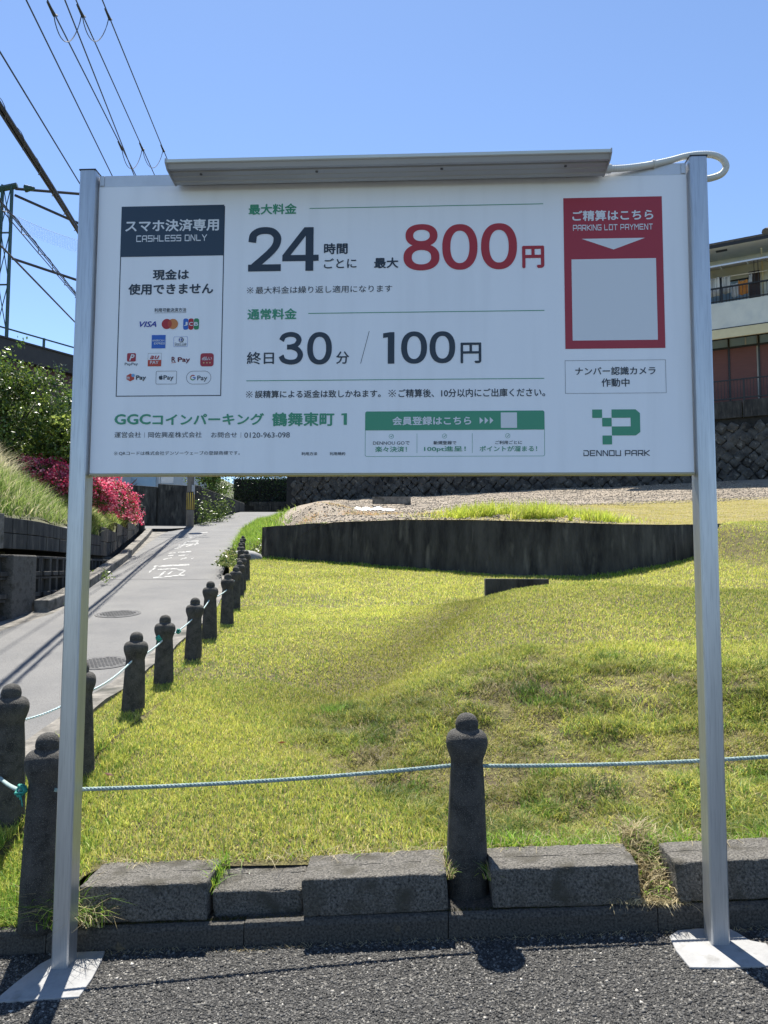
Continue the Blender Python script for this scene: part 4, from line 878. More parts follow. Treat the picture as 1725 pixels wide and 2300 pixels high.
m = MB(); pts = [(-5.9, 10.9), (-5.0, 11.05), (-4.2, 11.0), (-3.2, 11.2)]
for (ax, ay), (bx, by) in zip(pts, pts[1:]):
    for k in range(8):
        t0, t1 = k/8, (k+1)/8; q0 = (ax+(bx-ax)*t0, ay+(by-ay)*t0+random.uniform(-.01, .01)); q1 = (ax+(bx-ax)*t1, ay+(by-ay)*t1); m.add([rp(q0[0], q0[1]-.014, .003), rp(q1[0], q1[1]-.014, .003), rp(q1[0], q1[1]+.014, .003), rp(q0[0], q0[1]+.014, .003)], [(0, 1, 2, 3)])
me = bpy.data.meshes.new('joint'); me.from_pydata(m.v, [], m.f); link('road_joint', me, m_iron)['kind'] = 'structure'
# ---------------------------------------------------------------- utility pole and wires
PB = Vector((-9.62, 28.5, 2.75))
pole = empty('utility_pole', PB, 'grey concrete utility pole with yellow and black bands at the road junction', 'utility pole')
MB().tube([(0, 0, -0.3), (0, 0, 12.2)], [0.165, 0.10], 16).build('shaft', m_pole, pole, smooth=True)
MB().tube([(0, 0, 0.72), (0, 0, 1.48)], [0.168, 0.166], 16).build('dark_sleeve', m_dark, pole, smooth=True)
for k, a in enumerate((-2.45, -1.95, -1.45, -0.95, -0.4, -2.95)):
    mb = MB(); c0, c1 = a, a+0.22; r = 0.173; mb.add([(r*math.cos(t), r*math.sin(t), z) for z in (0.74, 1.46) for t in (c0, (c0+c1)/2, c1)], [(0, 1, 4, 3), (1, 2, 5, 4)]); mb.build('yellow_stripe', m_yellow, pole)
MB().box(0.1, 0.19, -0.2, -0.05, 1.5, 1.78).build('service_box', m_grey, pole)
MB().tube([(0.17, -0.08, 1.4), (0.15, -0.08, 6)], 0.02, 6).build('riser_pipe', m_grey, pole)
for z, h in ((11.3, 1.0), (10.0, 0.9), (9.0, 0.7)): MB().box(-h, h, -0.16, -0.08, z-0.04, z+0.04).build('crossarm', m_grey, pole)
MB().lathe([(0.22, 0), (0.24, 0.1), (0.24, 0.7), (0.2, 0.78), (0.01, 0.8)], 16, (0.42, 0, 7.6)).build('transformer', m_grey, pole, smooth=True)
WIRES = [((-4.96,6.55,8.34),(-9.7,28.2,10.9),0.011,'thin overhead wire, second from the left and slightly kinked'),((-6.01,8.97,10.34),(-9.4,28.4,12.45),0.013,'overhead wire joined by loops, leftmost of the looped ones'),
 ((-4.81,7.24,8.89),(-9.6,28.4,11.3),0.011,'overhead wire between the two looped wires'),((-6.2,10.29,11.42),(-9.3,28.3,13.37),0.013,'overhead wire carrying two loops, middle of the upper wires'),
 ((-6.31,11.59,12.47),(-9.0,28.2,14.2),0.014,'overhead wire ending the loops, rightmost of the upper wires'),((-4.85,5.86,7.13),(-9.7,28.3,9.61),0.011,'thin overhead wire to the left, reaching the frame edge above the thick cable')]
def wirepts(a, b, ext, s=0.0, n=24):
    a, b = Vector(a), Vector(b); a2 = b+(a-b)*ext; return [b.lerp(a2, i/n)-Vector((0, 0, 4*s*(i/n)*(1-i/n))) for i in range(n+1)], a2
LW_ = []
for k, (a, b, r, lab) in enumerate(WIRES):
    p, e = wirepts(a, b, 1.6, 0.0); tag(MB().tube(p, r, 5).build('overhead_wire', m_wire), lab, 'wire', 'overhead wires to the pole'); LW_.append((Vector(a), Vector(b)))
def along(k, t): a, b = LW_[k]; return a+(b-a)*t
def near_on(k, x, y):
    """point of wire k seen at picture ray through (x,y) - used once to find how far up the loops hang"""
    f = 1660.0; d = rt2*((x-862.5)/f)-up2*((y-1150)/f)+fw; c = Vector((0.104, -2.177, 1.094)); a, b = LW_[k]
    n = d.cross(b-a); q = (c-a).dot(d.cross(n))/((b-a).dot(d.cross(n))); return a+(b-a)*q
for (y0, ends) in ((40, [(1, 116, 28), (3, 179, 32), (4, 243, 38)]), (343, [(1, 263, 335), (3, 311, 336), (4, 355, 340)])):
    Pp = [near_on(*e) for e in ends]
    for (A, B, nm) in ((Pp[0], Pp[1], 'left'), (Pp[1], Pp[2], 'right')):
        n = 14; pts = [A.lerp(B, i/n)-Vector((0, 0, 0.55*(4*(i/n)*(1-i/n))**0.8))-(A-B).normalized()*0 for i in range(n+1)]
        tag(MB().tube(pts, 0.009, 5).build('jumper_loop', m_wire), f'{"upper" if y0 == 40 else "lower"} {nm} drooping jumper loop between the overhead wires', 'wire loop', 'jumper loops between wires')
    for q, P_ in enumerate(Pp): tag(MB().tube([P_+Vector((0, .12, .03)), P_+Vector((.02, 0, -.06)), P_+Vector((0, -.2, .02))], [0.02, 0.035, 0.02], 6).build('wire_clamp', m_wire), f'dark clamp holding the {"upper" if y0 == 40 else "lower"} loops on the {["left","middle","right"][q]} looped wire', 'wire clamp', 'wire clamps')
# thick lashed cable bundle
def bundle(name, a, b, ext, r, n_str, label, coil=True, amp=0.03, R=0.05):
    t = empty(name, b, label, 'cable'); a, b = Vector(a), Vector(b); a2 = b+(a-b)*ext; d = (a2-b); Ln = d.length; u = d.normalized(); v = u.cross(Vector((0, 0, 1))).normalized(); w2 = u.cross(v)
    random.seed(len(label))
    for q in range(n_str):
        th = q*2.4; ph = random.random()*6; pts = []
        for i in range(70):
            s = i/69; o = (v*math.cos(th)+w2*math.sin(th))*(amp+0.012*math.sin(s*40+ph)); pts.append(d*s+o)
        MB().tube(pts, r*random.uniform(0.7, 1.3), 5).build('cable_strand', m_wire, t)
    if coil:
        pts = []; turns = int(Ln/0.55)
        for i in range(turns*10): s = i/(turns*10); th = i/10*6.283; pts.append(d*s+v*math.cos(th)*R+w2*math.sin(th)*R)
        MB().tube(pts, 0.0035, 4).build('lashing_coil', m_wire, t)
    random.seed(9); return t
bundle('cable_bundle', (-3.35,3.47,4.86), (-9.7,28.27,7.64), 1.7, 0.011, 6, 'thick black bundle of lashed cables crossing from the left edge to the sign', amp=0.02, R=0.036)
bundle('cable_pair', (-3.13,3.16,3.88), (-9.7,28.34,6.7), 1.5, 0.005, 3, 'looser pair of lashed cables with a splice, below the thick bundle', amp=0.02, R=0.026)
tag(MB().tube(wirepts((-3.2,3.3,3.61), (-9.66,28.36,6.41), 1.5)[0], 0.0085, 6).build('lower_cable', m_wire), 'single thick straight black cable, lowest of those left of the sign', 'cable')
# splice tangle and small service wires on the cable pair
sp_ = Vector((-3.13,3.16,3.88)).lerp(Vector((-9.7,28.34,6.7)), -0.06)
m = MB(); random.seed(4)
for k in range(7):
    m.tube([sp_+Vector((random.gauss(0, .03), random.gauss(0, .16), random.gauss(0, .03))) for _ in range(5)], 0.004, 4)
m.tube([sp_+Vector((-.05, -.2, -.02)), sp_+Vector((.02, .15, .02))], 0.016, 6)
tag(m.build('cable_splice', m_wire), 'tangled dark cable splice hanging on the cable pair', 'cable splice')
tag(MB().tube(sag(sp_, sp_+Vector((-7, 2.0, -0.9)), 0.25), 0.004, 4).build('service_wire', m_wire), 'thin service wire running left from the cable splice', 'wire')

# ---------------------------------------------------------------- building, pylon and net on the hill
def seg_to(a, b, r): return MB().tube([a, b], r, 6)
bld = empty('maroon_building', (-22, 41, 8), 'long maroon clad building with dark roof fascia on the hill to the left', 'building')
A, B = Vector((-29.4, 28.0, 0)), Vector((-17.8, 48.5, 0)); d = (B-A).normalized(); n = Vector((d.y, -d.x, 0))
def bb(s0, s1, t0, t1, z0, z1, mb=None):
    mb = mb or MB(); q = lambda s, t, z: tuple(A+d*s+n*t+Vector((0, 0, z)))
    return mb.hexa([q(s0,t1,z0), q(s1,t1,z0), q(s1,t0,z0), q(s0,t0,z0), q(s0,t1,z1), q(s1,t1,z1), q(s1,t0,z1), q(s0,t0,z1)])
ppart(bb(0, 22, -9, -0.3, 5, 12.95), 'wall', m_maroon, bld); ppart(bb(-.5, 22.5, -9.4, 0.25, 12.95, 14.0), 'roof_fascia', m_fascia, bld); ppart(bb(-.6, 22.6, -9.5, 0.33, 14.0, 14.1), 'roof_edge', m_fascia, bld)
for s in (2, 6, 10, 14, 18): ppart(bb(s, s+0.12, -0.1, 0.0, 14.1, 14.75), 'railing_post', m_green, bld)
ppart(bb(0, 22, -0.08, -0.02, 14.66, 14.74), 'rail', m_green, bld)
ppart(bb(16.2, 17.6, -0.32, -0.27, 10.4, 12.0), 'window', m_dark, bld)
py = empty('lattice_pylon', (-31.0, 50.0, 8), 'dark green steel lattice mast standing behind the maroon building', 'pylon')
T = 21.7
c4 = [Vector((x, y, 0)) for x, y in ((-.36, -.07), (.36, -.07), (.36, .07), (-.36, .07))]
c4b = [c*1.35 for c in c4]
for k in range(4): MB().tube([c4b[k]*1.0+Vector((0, 0, 2)), c4[k]+Vector((0, 0, T))], 0.085, 6).build('leg', m_green, py)
for j in range(5):
    z0 = 2+j*4.0; 
    for k in range(4):
        f = lambda kk, z: c4b[kk].lerp(c4[kk], (z-2)/(T-2))+Vector((0, 0, z))
        MB().tube([f(k, z0), f((k+1) % 4, min(T, z0+4.0))], 0.035, 5).build('brace', m_green, py); MB().tube([f(k, z0), f((k+1) % 4, z0)], 0.035, 5).build('brace', m_green, py)
MB().tube([(-4.5, -0.6, 20.3), (.7, .1, T)], 0.22, 6).build('head_beam', m_green, py)
MB().tube([(1.4, 0, T-0.3), (2.1, 0, T-0.3)], [0.3, 0.1], 8).build('insulator', m_green, py)
P0 = Vector((-30.4, 50.0, 29.4))
for a, b, r, lab in ((P0, Vector((-14, 56, 30.6)), 0.10, 'top horizontal net cable running right from the green mast'), (P0+Vector((0, 0, -.5)), Vector((-13, 56, 22.5)), 0.10, 'upper net cable slanting down right from the mast head'), (Vector((-30.4, 50, 24.0)), Vector((-13, 56, 19.4)), 0.10, 'lower net cable slanting down right from half way up the mast')):
    tag(MB().tube([a, b], r, 6).build('net_cable', m_wire), lab, 'cable', 'net cables from the mast')
m_net = mat('net_cord', (0.12, 0.2, 0.26), rough=0.7)
mb = MB(); a, b = Vector((-30.2, 50.2, 27.3)), Vector((-16, 55.5, 27.6))
for j in range(9): mb.tube([Vector(p)-Vector((0, 0, j*0.12)) for p in sag(a, b, 1.6, 16)], 0.006 if j else .016, 3, False)
for p in sag(a, b, 1.6, 130): mb.tube([p, p-Vector((0, 0, .96))], 0.004, 3, False)
net = mb.build('driving_range_net', m_net); tag(net, 'faint band of netting hanging between the masts', 'net')

# ---------------------------------------------------------------- corner wall behind the pole, back wall, gate
cw = empty('corner_wall', (-9.9, 31, 2.8), 'dark concrete corner wall behind the utility pole', 'wall')
def vbox(mb, P0, P1, th, z0a, z0b, z1a, z1b):
    A, B = Vector((*P0, 0)), Vector((*P1, 0)); d = (B-A).normalized(); n = Vector((-d.y, d.x, 0))*th; q = lambda P, z: tuple(P+Vector((0, 0, z)))
    return mb.hexa([q(A, z0a), q(B, z0b), q(B+n, z0b), q(A+n, z0a), q(A, z1a), q(B, z1b), q(B+n, z1b), q(A+n, z1a)])
ppart(vbox(MB(), (-9.95, 30.6), (-9.88, 39.2), 0.25, 2.4, 3.6, 4.75, 4.7), 'road_side_wall', m_wall, cw, bevel=0.03)
for a, b in ((-16, -14.01), (-13.99, -12.01), (-11.99, -10.2)): ppart(vbox(MB(), (a, 31.1), (b, 30.7 if b > -11 else 31.0), 0.25, 2.2, 2.2, 4.9, 4.75), 'street_side_wall', m_wall, cw, bevel=0.02)
ppart(vbox(MB(), (-10.2, 30.7), (-9.95, 30.6), 0.25, 2.2, 2.2, 4.8, 4.76), 'corner_post', m_block, cw, bevel=0.02)
bw = empty('back_block_wall', (-9, 46.5, 4), 'grey coursed block wall across the end of the road', 'wall')
for r in range(5):
    for c in range(18):
        x = -11.6+c*0.62+(r % 2)*0.31
        if x > -5.0: continue
        ppart(vbox(MB(), (x, 47.6), (x+0.6, 47.6), 0.2, 4.1+r*.29, 4.1+r*.29, 4.38+r*.29, 4.38+r*.29), 'block', m_block, bw, bevel=0.012)
hs = empty('pale_house', (-15, 40, 4), 'pale grey rendered house behind the dark corner wall', 'house')
ppart(MB().box(-19, -13.6, 38, 46, 3, 8.5), 'wall', m_house, hs); ppart(MB().box(-19.4, -13.2, 37.5, 46.4, 8.5, 8.8), 'roof', m_tile, hs); ppart(MB().box(-16, -14.6, 37.95, 37.99, 4.6, 6.6), 'window', m_glass, hs)
gt = empty('garage_gate', (-4.2, 47.5, 4.2), 'pale grey garage gate and white gatepost at the end of the gravel', 'gate')
G_ = lambda mb, n_, m: ppart(mb, n_, m, gt)
G_(MB().box(-5.05, -4.75, 47.2, 47.5, 4.1, 5.5), 'gatepost', m_cream)
for k in range(5): G_(MB().box(-3.75+k*.15, -3.61+k*.15, 47.2, 47.26, 4.1, 5.45), 'slat', m_grey)
G_(MB().box(-2.95, -1.2, 47.4, 47.7, 4.1, 5.7), 'side_wall', m_cream)
G_(MB().box(-5.1, -1.2, 49.5, 49.7, 4.1, 5.6), 'opening_shade_panel', m_dark)  # near-black panel stands in for the shade inside the opening
G_(MB().box(-5.3, 1.5, 46.9, 49.6, 5.7, 5.95), 'canopy', m_cream2)
tag(MB().lathe([(0.11, 0), (0.11, 0.5), (0.07, 0.62), (0.01, 0.66)], 12, (-2.75, 46.3, 4.25)).build('red_drum', m_redp, smooth=True), 'small red fire extinguisher shaped drum beside the garage gate', 'drum')
P_ = np.stack([RNG.normal(-4.2, .22, 60), RNG.normal(46.2, .12, 60), RNG.normal(4.55, .1, 60)], 1)
tag(leaves('white_flowers', P_, 0.22, colmix(60, [(.8,.8,.8)], [1], .05), m_petal), 'clump of white flowers in front of the garage gate', 'flowers')
sg = empty('road_sign', (-11.0, 33.0, 4), 'small white sign on a slim pole above the azaleas', 'sign'); MB().tube([(-1.55, 0, -1), (-1.55, 0, 3.2)], 0.05, 8).build('post', m_grey, sg); MB().box(-1.62, -0.9, -0.04, -0.02, 1.15, 1.6).build('plate', m_white, sg)
# plastic sheet on the gravel
V = []; F = []
for i in range(25):
    for j in range(11):
        x = -2.45+i*0.058; y = 16.2+j*0.09+0.1*math.sin(i*.4); e_ = math.sin(j/10*math.pi)*math.sin(i/24*math.pi)
        V.append((x+0.5, y, float(hback(np.array(x+0.5), np.array(y)))+0.02+0.13*e_*(0.6+0.4*math.sin(i*1.3+j))))
for i in range(24):
    for j in range(10): a = i*11+j; F.append((a, a+11, a+12, a+1))
me = bpy.data.meshes.new('sheet'); me.from_pydata(V, [], F); tag(link('plastic_sheet', me, m_white, smooth=True), 'crumpled white plastic sheet lying on the gravel behind the curved wall', 'plastic sheet')
tag(MB().box(-1.35, -0.2, 19.9, 20.0, 3.0, 3.22).build('timber_plank', m_kerbpale), 'weathered plank lying on edge at the foot of the stone wall', 'plank')

# ---------------------------------------------------------------- vegetation
def tree(x, y, z, h, rad, n, lsize, label, pal, wts, seed, name='broadleaf_tree', zs=1.0):
    global RNG
    RNG = np.random.default_rng(seed); random.seed(seed)
    t = empty(name, (x, y, z), label, 'tree'); mb = MB(); tips = []
    mb.tube([(0, 0, -.3), (0.05, 0.02, h*.3), (0.0, 0.08, h*.55)], [0.11, 0.085, 0.06], 8)
    for k in range(26):
        th = random.random()*6.283; a = random.uniform(0.15, 1.0); zz = h*0.62+rad*zs*random.uniform(-0.75, 1.0); rr = rad*a*math.sqrt(max(0.05, 1-((zz-h*.62)/(rad*zs*1.15))**2))
        tip = Vector((rr*math.cos(th), rr*math.sin(th), zz)); s = Vector((0, 0, h*random.uniform(.2, .5))); mid = s.lerp(tip, .5)+Vector((0, 0, .15*rad))
        mb.tube([s, mid, tip], [0.04, 0.022, 0.008], 5); tips.append(tip); tips.append(mid.lerp(tip, .6))
    mb.build('trunk', m_bark, t)
    tp = np.array([tuple(q) for q in tips]); c = tp[RNG.integers(0, len(tp), n//14)]+RNG.normal(0, rad*.17, (n//14, 3))
    P = np.repeat(c, 14, 0)+RNG.normal(0, lsize*0.85, (len(c)*14, 3)); cl = np.repeat(colmix(len(c), pal, wts, .22), 14, 0)
    leaves('crown', P, lsize*RNG.uniform(.7, 1.3, len(P)), cl, m_leaf, t, aspect=0.5)
    return t
GP = [(0.085,0.14,0.022),(0.15,0.21,0.035),(0.04,0.075,0.018),(0.27,0.32,0.07)]
tree(-8.9, 13.2, 2.4, 2.75, 1.25, 15000, 0.085, 'bushy green tree on the bank at the left edge of the photo', GP, [4, 3, 3, 1], 101)
tree(-7.5, 13.6, 2.4, 2.4, 1.0, 11000, 0.085, 'bushy green tree on the bank just left of the sign post', GP, [4, 3, 2, 1.4], 102)
tree(-9.3, 17.0, 2.7, 2.9, 1.3, 12000, 0.1, 'dark green tree behind the azaleas on the bank', GP, [4, 2, 4, 1], 103)
tree(-10.9, 36, 4.0, 2.6, 1.2, 4500, 0.13, 'light green shrub rising over the dark corner wall', [(0.16,0.24,0.05),(0.1,0.17,0.03)], [2, 1], 104)
def azalea(x, y, z, rx, ry, rz, n, label, seed):
    global RNG
    RNG = np.random.default_rng(seed); t = empty('azalea_bush', (x, y, z), label, 'azalea'); mb = MB(); random.seed(seed)
    for k in range(14): th = random.random()*6.28; mb.tube([(0, 0, -.2), (rx*.5*math.cos(th), ry*.5*math.sin(th), rz*.4), (rx*.85*math.cos(th), ry*.85*math.sin(th), rz*random.uniform(.4, .8))], [.025, .015, .006], 5)
    mb.build('branches', m_bark, t)
    def shell(n, lo, hi):
        q = RNG.normal(size=(n, 3)); q /= np.linalg.norm(q, axis=1)[:, None]; q[:, 2] = np.abs(q[:, 2])*1.0-0.15
        r = RNG.uniform(lo, hi, n)*(1+0.22*(vnoise(q[:, 0]*3+seed, q[:, 1]*3+q[:, 2]*2, .9, seed)-.5)*2); return q*r[:, None]*np.array([rx, ry, rz])
    P = shell(n, .55, .95); leaves('foliage', P, RNG.uniform(.03, .06, n), colmix(n, GP, [3, 2, 4, .5], .2), m_leaf, t)
    c = shell(n//9, .82, 1.05); keep = fbm(c[:, 0]*2+seed, c[:, 1]*2+c[:, 2]*1.7, .55, seed+3) > 0.40; c = c[keep]
    P = np.repeat(c, 9, 0)+RNG.normal(0, .035, (len(c)*9, 3)); leaves('flowers', P, RNG.uniform(.035, .065, len(P)), colmix(len(P), [(0.68,0.08,0.16),(0.82,0.19,0.29),(0.48,0.03,0.10),(0.9,0.4,0.46)], [4, 3.4, 2.2, 2], .12), m_petal, t, aspect=.8)
azalea(-7.7, 13.0, 2.62, .95, .7, .95, 9000, 'red pink azalea bush left of the sign post', 201)
azalea(-6.95, 12.7, 2.45, .8, .6, .8, 7000, 'red pink azalea bush hidden in part by the left sign post', 202)
azalea(-7.75, 15.6, 2.5, 1.0, .8, 1.05, 9000, 'crimson azalea mound under the lower left corner of the sign board', 203)
azalea(-8.6, 18.4, 2.5, .62, .9, 1.0, 8000, 'bright pink azalea mound hanging over the stepped wall', 204)
RNG = np.random.default_rng(50)
# hedge above the back wall
n = 16000; P = np.stack([RNG.uniform(-13, -5.2, n), RNG.uniform(48, 49.5, n), RNG.uniform(5.4, 7.6, n)+.3*RNG.random(n)], 1)
P[:, 2] += 0.25*(vnoise(P[:, 0], P[:, 1], .7, 4)-.5)
hg = empty('hedge', (-9, 48.7, 5), 'dark clipped hedge above the grey block wall at the road end', 'hedge'); leaves('foliage', P-np.array([-9, 48.7, 5]), RNG.uniform(.09, .17, n), colmix(n, [(0.02,0.045,0.012),(0.035,0.07,0.02)], [2, 1]), m_leaf, hg)
MB().box(-3.9, 3.7, -.3, .6, -.8, 2.2).build('dark_core', m_mortar, hg)  # plain solid dark box filling the hedge behind its leaves
# weeds climbing by the corner wall
for x, y, z, h, lab, sd_ in ((-9.35, 29.6, 2.85, 1.3, 'leafy weed growing against the corner wall left of the pole', 7), (-9.55, 33.5, 3.45, 1.1, 'pale leafy weed on the corner wall right of the pole', 8), (-9.3, 31.2, 3.05, .9, 'low weed at the foot of the corner wall beside the pole', 9)):
    RNG = np.random.default_rng(sd_); k = 420; P = np.stack([RNG.normal(0, .22, k), RNG.normal(0, .15, k), np.abs(RNG.normal(.45, .35, k))*h], 1)
    tag(leaves('weed', P+np.array([x, y, z]), RNG.uniform(.07, .16, k), colmix(k, [(0.14,0.2,0.04),(0.06,0.1,0.02)], [1, 1]), m_leaf), lab, 'weed', 'weeds along the corner wall')
RNG = np.random.default_rng(51)
# small plants on the left wall and gutter
for x, y, z, lab in ((-5.05, 8.9, 1.0, 'small fern growing from a hollow of the block wall'), (-4.72, 7.9, 0.52, 'small green weed on the roadside kerb face'), (-5.3, 10.3, .9, 'tiny weed in the gutter farther up')):
    k = 60; P = np.stack([RNG.normal(0, .05, k), RNG.normal(0, .06, k), RNG.normal(0.02, .06, k)], 1); tag(leaves('weed', P+np.array([x, y, z]), RNG.uniform(.03, .07, k), colmix(k, [(0.2,0.28,0.05)], [1]), m_leaf), lab, 'weed', 'small weeds on the left retaining wall')

# --- lawn grass
PALG = np.array([(0.56,0.55,0.11),(0.41,0.48,0.09),(0.14,0.26,0.045),(0.64,0.57,0.22),(0.60,0.49,0.27)])
def lawn_cols(x, y):
    g = fbm(x, y, 0.9, 41); s = fbm(x, y, 0.35, 44); q = fbm(x, y, 2.4, 47); n = len(x)
    mound = rough(x, y)     # worn rough bank facing the sign
    rim = smoothstep(0.85, 0.3, y-.12*np.sin(x*5))*smoothstep(-.05, .5, x)
    right = smoothstep(1.0, 3.0, x)*smoothstep(6.5, 4.5, y)
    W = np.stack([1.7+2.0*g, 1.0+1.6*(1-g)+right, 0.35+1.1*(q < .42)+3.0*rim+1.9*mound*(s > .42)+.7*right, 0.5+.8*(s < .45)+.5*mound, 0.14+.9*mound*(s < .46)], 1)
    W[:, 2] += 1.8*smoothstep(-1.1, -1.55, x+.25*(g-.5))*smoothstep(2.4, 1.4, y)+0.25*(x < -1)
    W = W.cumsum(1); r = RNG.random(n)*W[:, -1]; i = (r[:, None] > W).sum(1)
    dl = np.abs((x+0.4)*0.945-(y-2.6)*0.326); al = (x+0.4)*0.326+(y-2.6)*0.945; val = np.exp(-((dl-.05)/.36)**2)*smoothstep(-1.2, .3, al)*smoothstep(4.6, 3.2, al)  # val darkens the olive blades in the crease, shading put into their colour
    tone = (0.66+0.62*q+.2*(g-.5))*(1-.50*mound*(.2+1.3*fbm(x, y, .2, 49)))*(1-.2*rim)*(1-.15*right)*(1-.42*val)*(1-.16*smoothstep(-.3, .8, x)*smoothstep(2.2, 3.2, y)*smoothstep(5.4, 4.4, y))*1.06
    return np.clip(PALG[i]*(1+RNG.normal(0, .2, (n, 1)))*tone[:, None], .01, .9), g, s, mound, rim
def lawn_zone(name, n, y0, y1, xr_, hmm, wmm, seg):
    y = y0+(y1-y0)*RNG.random(n)**0.85; hw = (y+2.2)*0.55+0.5
    x = 0.1-0.05*(y+2.2)+RNG.uniform(-1, 1, n)*hw; x = np.maximum(x, -99)
    ok = (x > xrow(y)-0.19) & (y < yw(x)-0.02) & ~((x > -0.96) & (y < 0.285)) & (x < 11); x, y = x[ok], y[ok]
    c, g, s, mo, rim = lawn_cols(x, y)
    bare = (mo > .3) & (fbm(x, y, 0.14, 77) < .34+0.10*mo); keep = ~bare | (RNG.random(len(x)) < .42); x, y, c, g, s, mo, rim = [q[keep] for q in (x, y, c, g, s, mo, rim)]
    h = hmm*RNG.uniform(.55, 1.3, len(x))*(1+0.9*rim+.9*mo*(s > .47)+.8*(x < -1.25)*(y < 1.4))*(1+.5*mo*(vnoise(x, y, .07, 88)-.5))*(0.8+.5*g); ln = np.clip(RNG.normal(.55, .3, len(x))+.35*mo, .05, 1.2)
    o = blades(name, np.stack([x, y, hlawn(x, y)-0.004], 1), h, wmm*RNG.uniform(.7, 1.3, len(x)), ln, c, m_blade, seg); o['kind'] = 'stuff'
lawn_zone('lawn_grass', 330000, 0.22, 2.7, 0, 0.027, 0.0033, 2)
lawn_zone('lawn_grass', 230000, 2.7, 6.0, 0, 0.029, 0.0052, 2)
lawn_zone('lawn_grass', 230000, 6.0, 13.4, 0, 0.042, 0.010, 1)
def patch(name, n, fx, fy, fz, h, wd, pal, wts, lean=(.5, .3), seg=3, label=None, droop=.5):
    x = fx(n); y = fy(n); c = colmix(len(x), pal, wts, .18); z = fz(x, y)
    o = blades(name, np.stack([x, y, z], 1), h*RNG.uniform(.4, 1.25, len(x)), wd*RNG.uniform(.7, 1.3, len(x)), np.clip(RNG.normal(*lean, len(x)), .05, 1.3), c, m_blade, seg, droop); o['kind'] = 'stuff'; return o
GR = [(0.2,0.38,0.04),(0.36,0.46,0.06),(0.13,0.24,0.03)]; STR = [(0.5,0.42,0.24),(0.4,0.34,0.2),(0.58,0.5,0.32)]
U = lambda a, b: (lambda n: RNG.uniform(a, b, n)); N_ = lambda a, b: (lambda n: RNG.normal(a, b, n))
# long grass left of the corner bollard and tufts
patch('corner_grass', 8000, lambda n: -1.05-np.abs(RNG.normal(0, .3, n)).clip(0, .66), lambda n: .1+np.abs(RNG.normal(0, .25, n)), lambda x, y: np.maximum(hlawn(x, y), hlot(x, y)+.05)-.01, .06, .0042, [(0.17,0.31,0.04),(0.36,0.42,0.08),(0.11,0.2,0.03),(0.5,0.5,0.12)], [3, 3, 2, 2])
patch('grass_tuft', 300, N_(-1.0, .04), N_(.12, .03), lambda x, y: 0*x+.01, .17, .0035, GR+STR[:1], [2, 1, 3, 2], (.9, .3))
patch('grass_tuft', 160, N_(-.9, .03), N_(.1, .02), lambda x, y: 0*x+.02, .13, .003, GR+STR, [2, 1, 2, 2, 2, 1], (1., .2))
patch('grass_tuft', 140, N_(-.535, .012), N_(.25, .05), lambda x, y: 0*x+.1, .09, .003, GR, [2, 2, 1], (.6, .3))
patch('dry_grass', 900, N_(.80, .028), lambda n: RNG.uniform(.11, .36, n), lambda x, y: .10+(y-.1)*.55, .075, .003, STR+GR[:1]+[(0.24,0.19,0.1)], [3, 3, 2, 1.4, 2], (.95, .25))
patch('dry_grass', 260, N_(.78, .06), lambda n: RNG.uniform(.085, .12, n), lambda x, y: .118+0*x, .05, .0028, STR, [1, 1, 1], (1.1, .2), droop=.8)
patch('dry_grass', 240, lambda n: np.where(RNG.random(n) < .5, RNG.normal(.188, .008, n), RNG.normal(.312, .008, n)), U(.12, .3), lambda x, y: .16+0*x, .06, .0025, STR+GR, [2, 2, 1, 1, 1, 1], (.8, .3))
patch('kerb_litter', 900, U(-.9, 1.1), lambda n: .072-np.abs(RNG.normal(0, .012, n)), lambda x, y: .0635*x+.001, .02, .0018, STR, [1, 1, 1], (1.2, .1), 1)
patch('rim_grass', 4200, U(.30, 1.3), lambda n: .285+np.abs(RNG.normal(0, .05, n)), lambda x, y: hlawn(x, y)-.01, .075, .0036, GR+STR[:2], [4, 3, 2, 1, 1], (.7, .35))
# slope behind the wall
patch('slope_grass', 9000, U(1.2, 3.9), lambda n: RNG.gamma(2.0, .55, n)+.1, lambda x, y: 0*x, .1, .01, [(0.4,0.5,0.05),(0.3,0.42,0.04)], [1, 1]) if False else None
n = 16000; x = np.clip(RNG.normal(1.9, .75, n), -.3, 6); y = yw(x)+.3+np.abs(RNG.normal(0, 1.0, n)); ok = fbm(x, y, .45, 92) > .47; x, y = x[ok], y[ok]; n = len(x)
o = blades('slope_grass', np.stack([x, y, hback(x, y)-.02], 1), (.32*RNG.uniform(.25, 1.3, n))*np.exp(-((x-1.9)/1.6)**2*.6), .012*RNG.uniform(.7, 1.3, n), np.clip(RNG.normal(.5, .3, n), .05, 1.2), colmix(n, [(0.5,0.55,0.08),(0.38,0.48,0.06),(0.58,0.55,0.16)], [3, 2, 1]), m_blade, 2); o['kind'] = 'stuff'
n = 260000; x = RNG.uniform(-.2, 9.0, n); y = yw(x)+.05+RNG.uniform(0, 1, n)*8.5; ok = RNG.random(n) < grassy(x, y); x, y = x[ok], y[ok]; n = len(x)
o = blades('slope_grass', np.stack([x, y, hback(x, y)-.02], 1), .045*RNG.uniform(.5, 1.3, n), .012*RNG.uniform(.7, 1.3, n), np.clip(RNG.normal(.7, .3, n), .05, 1.2), colmix(n, [(0.5,0.44,0.1),(0.36,0.38,0.07),(0.58,0.47,0.22),(0.4,0.31,0.16)], [3, 2, 2, 1.5]), m_blade, 1); o['kind'] = 'stuff'
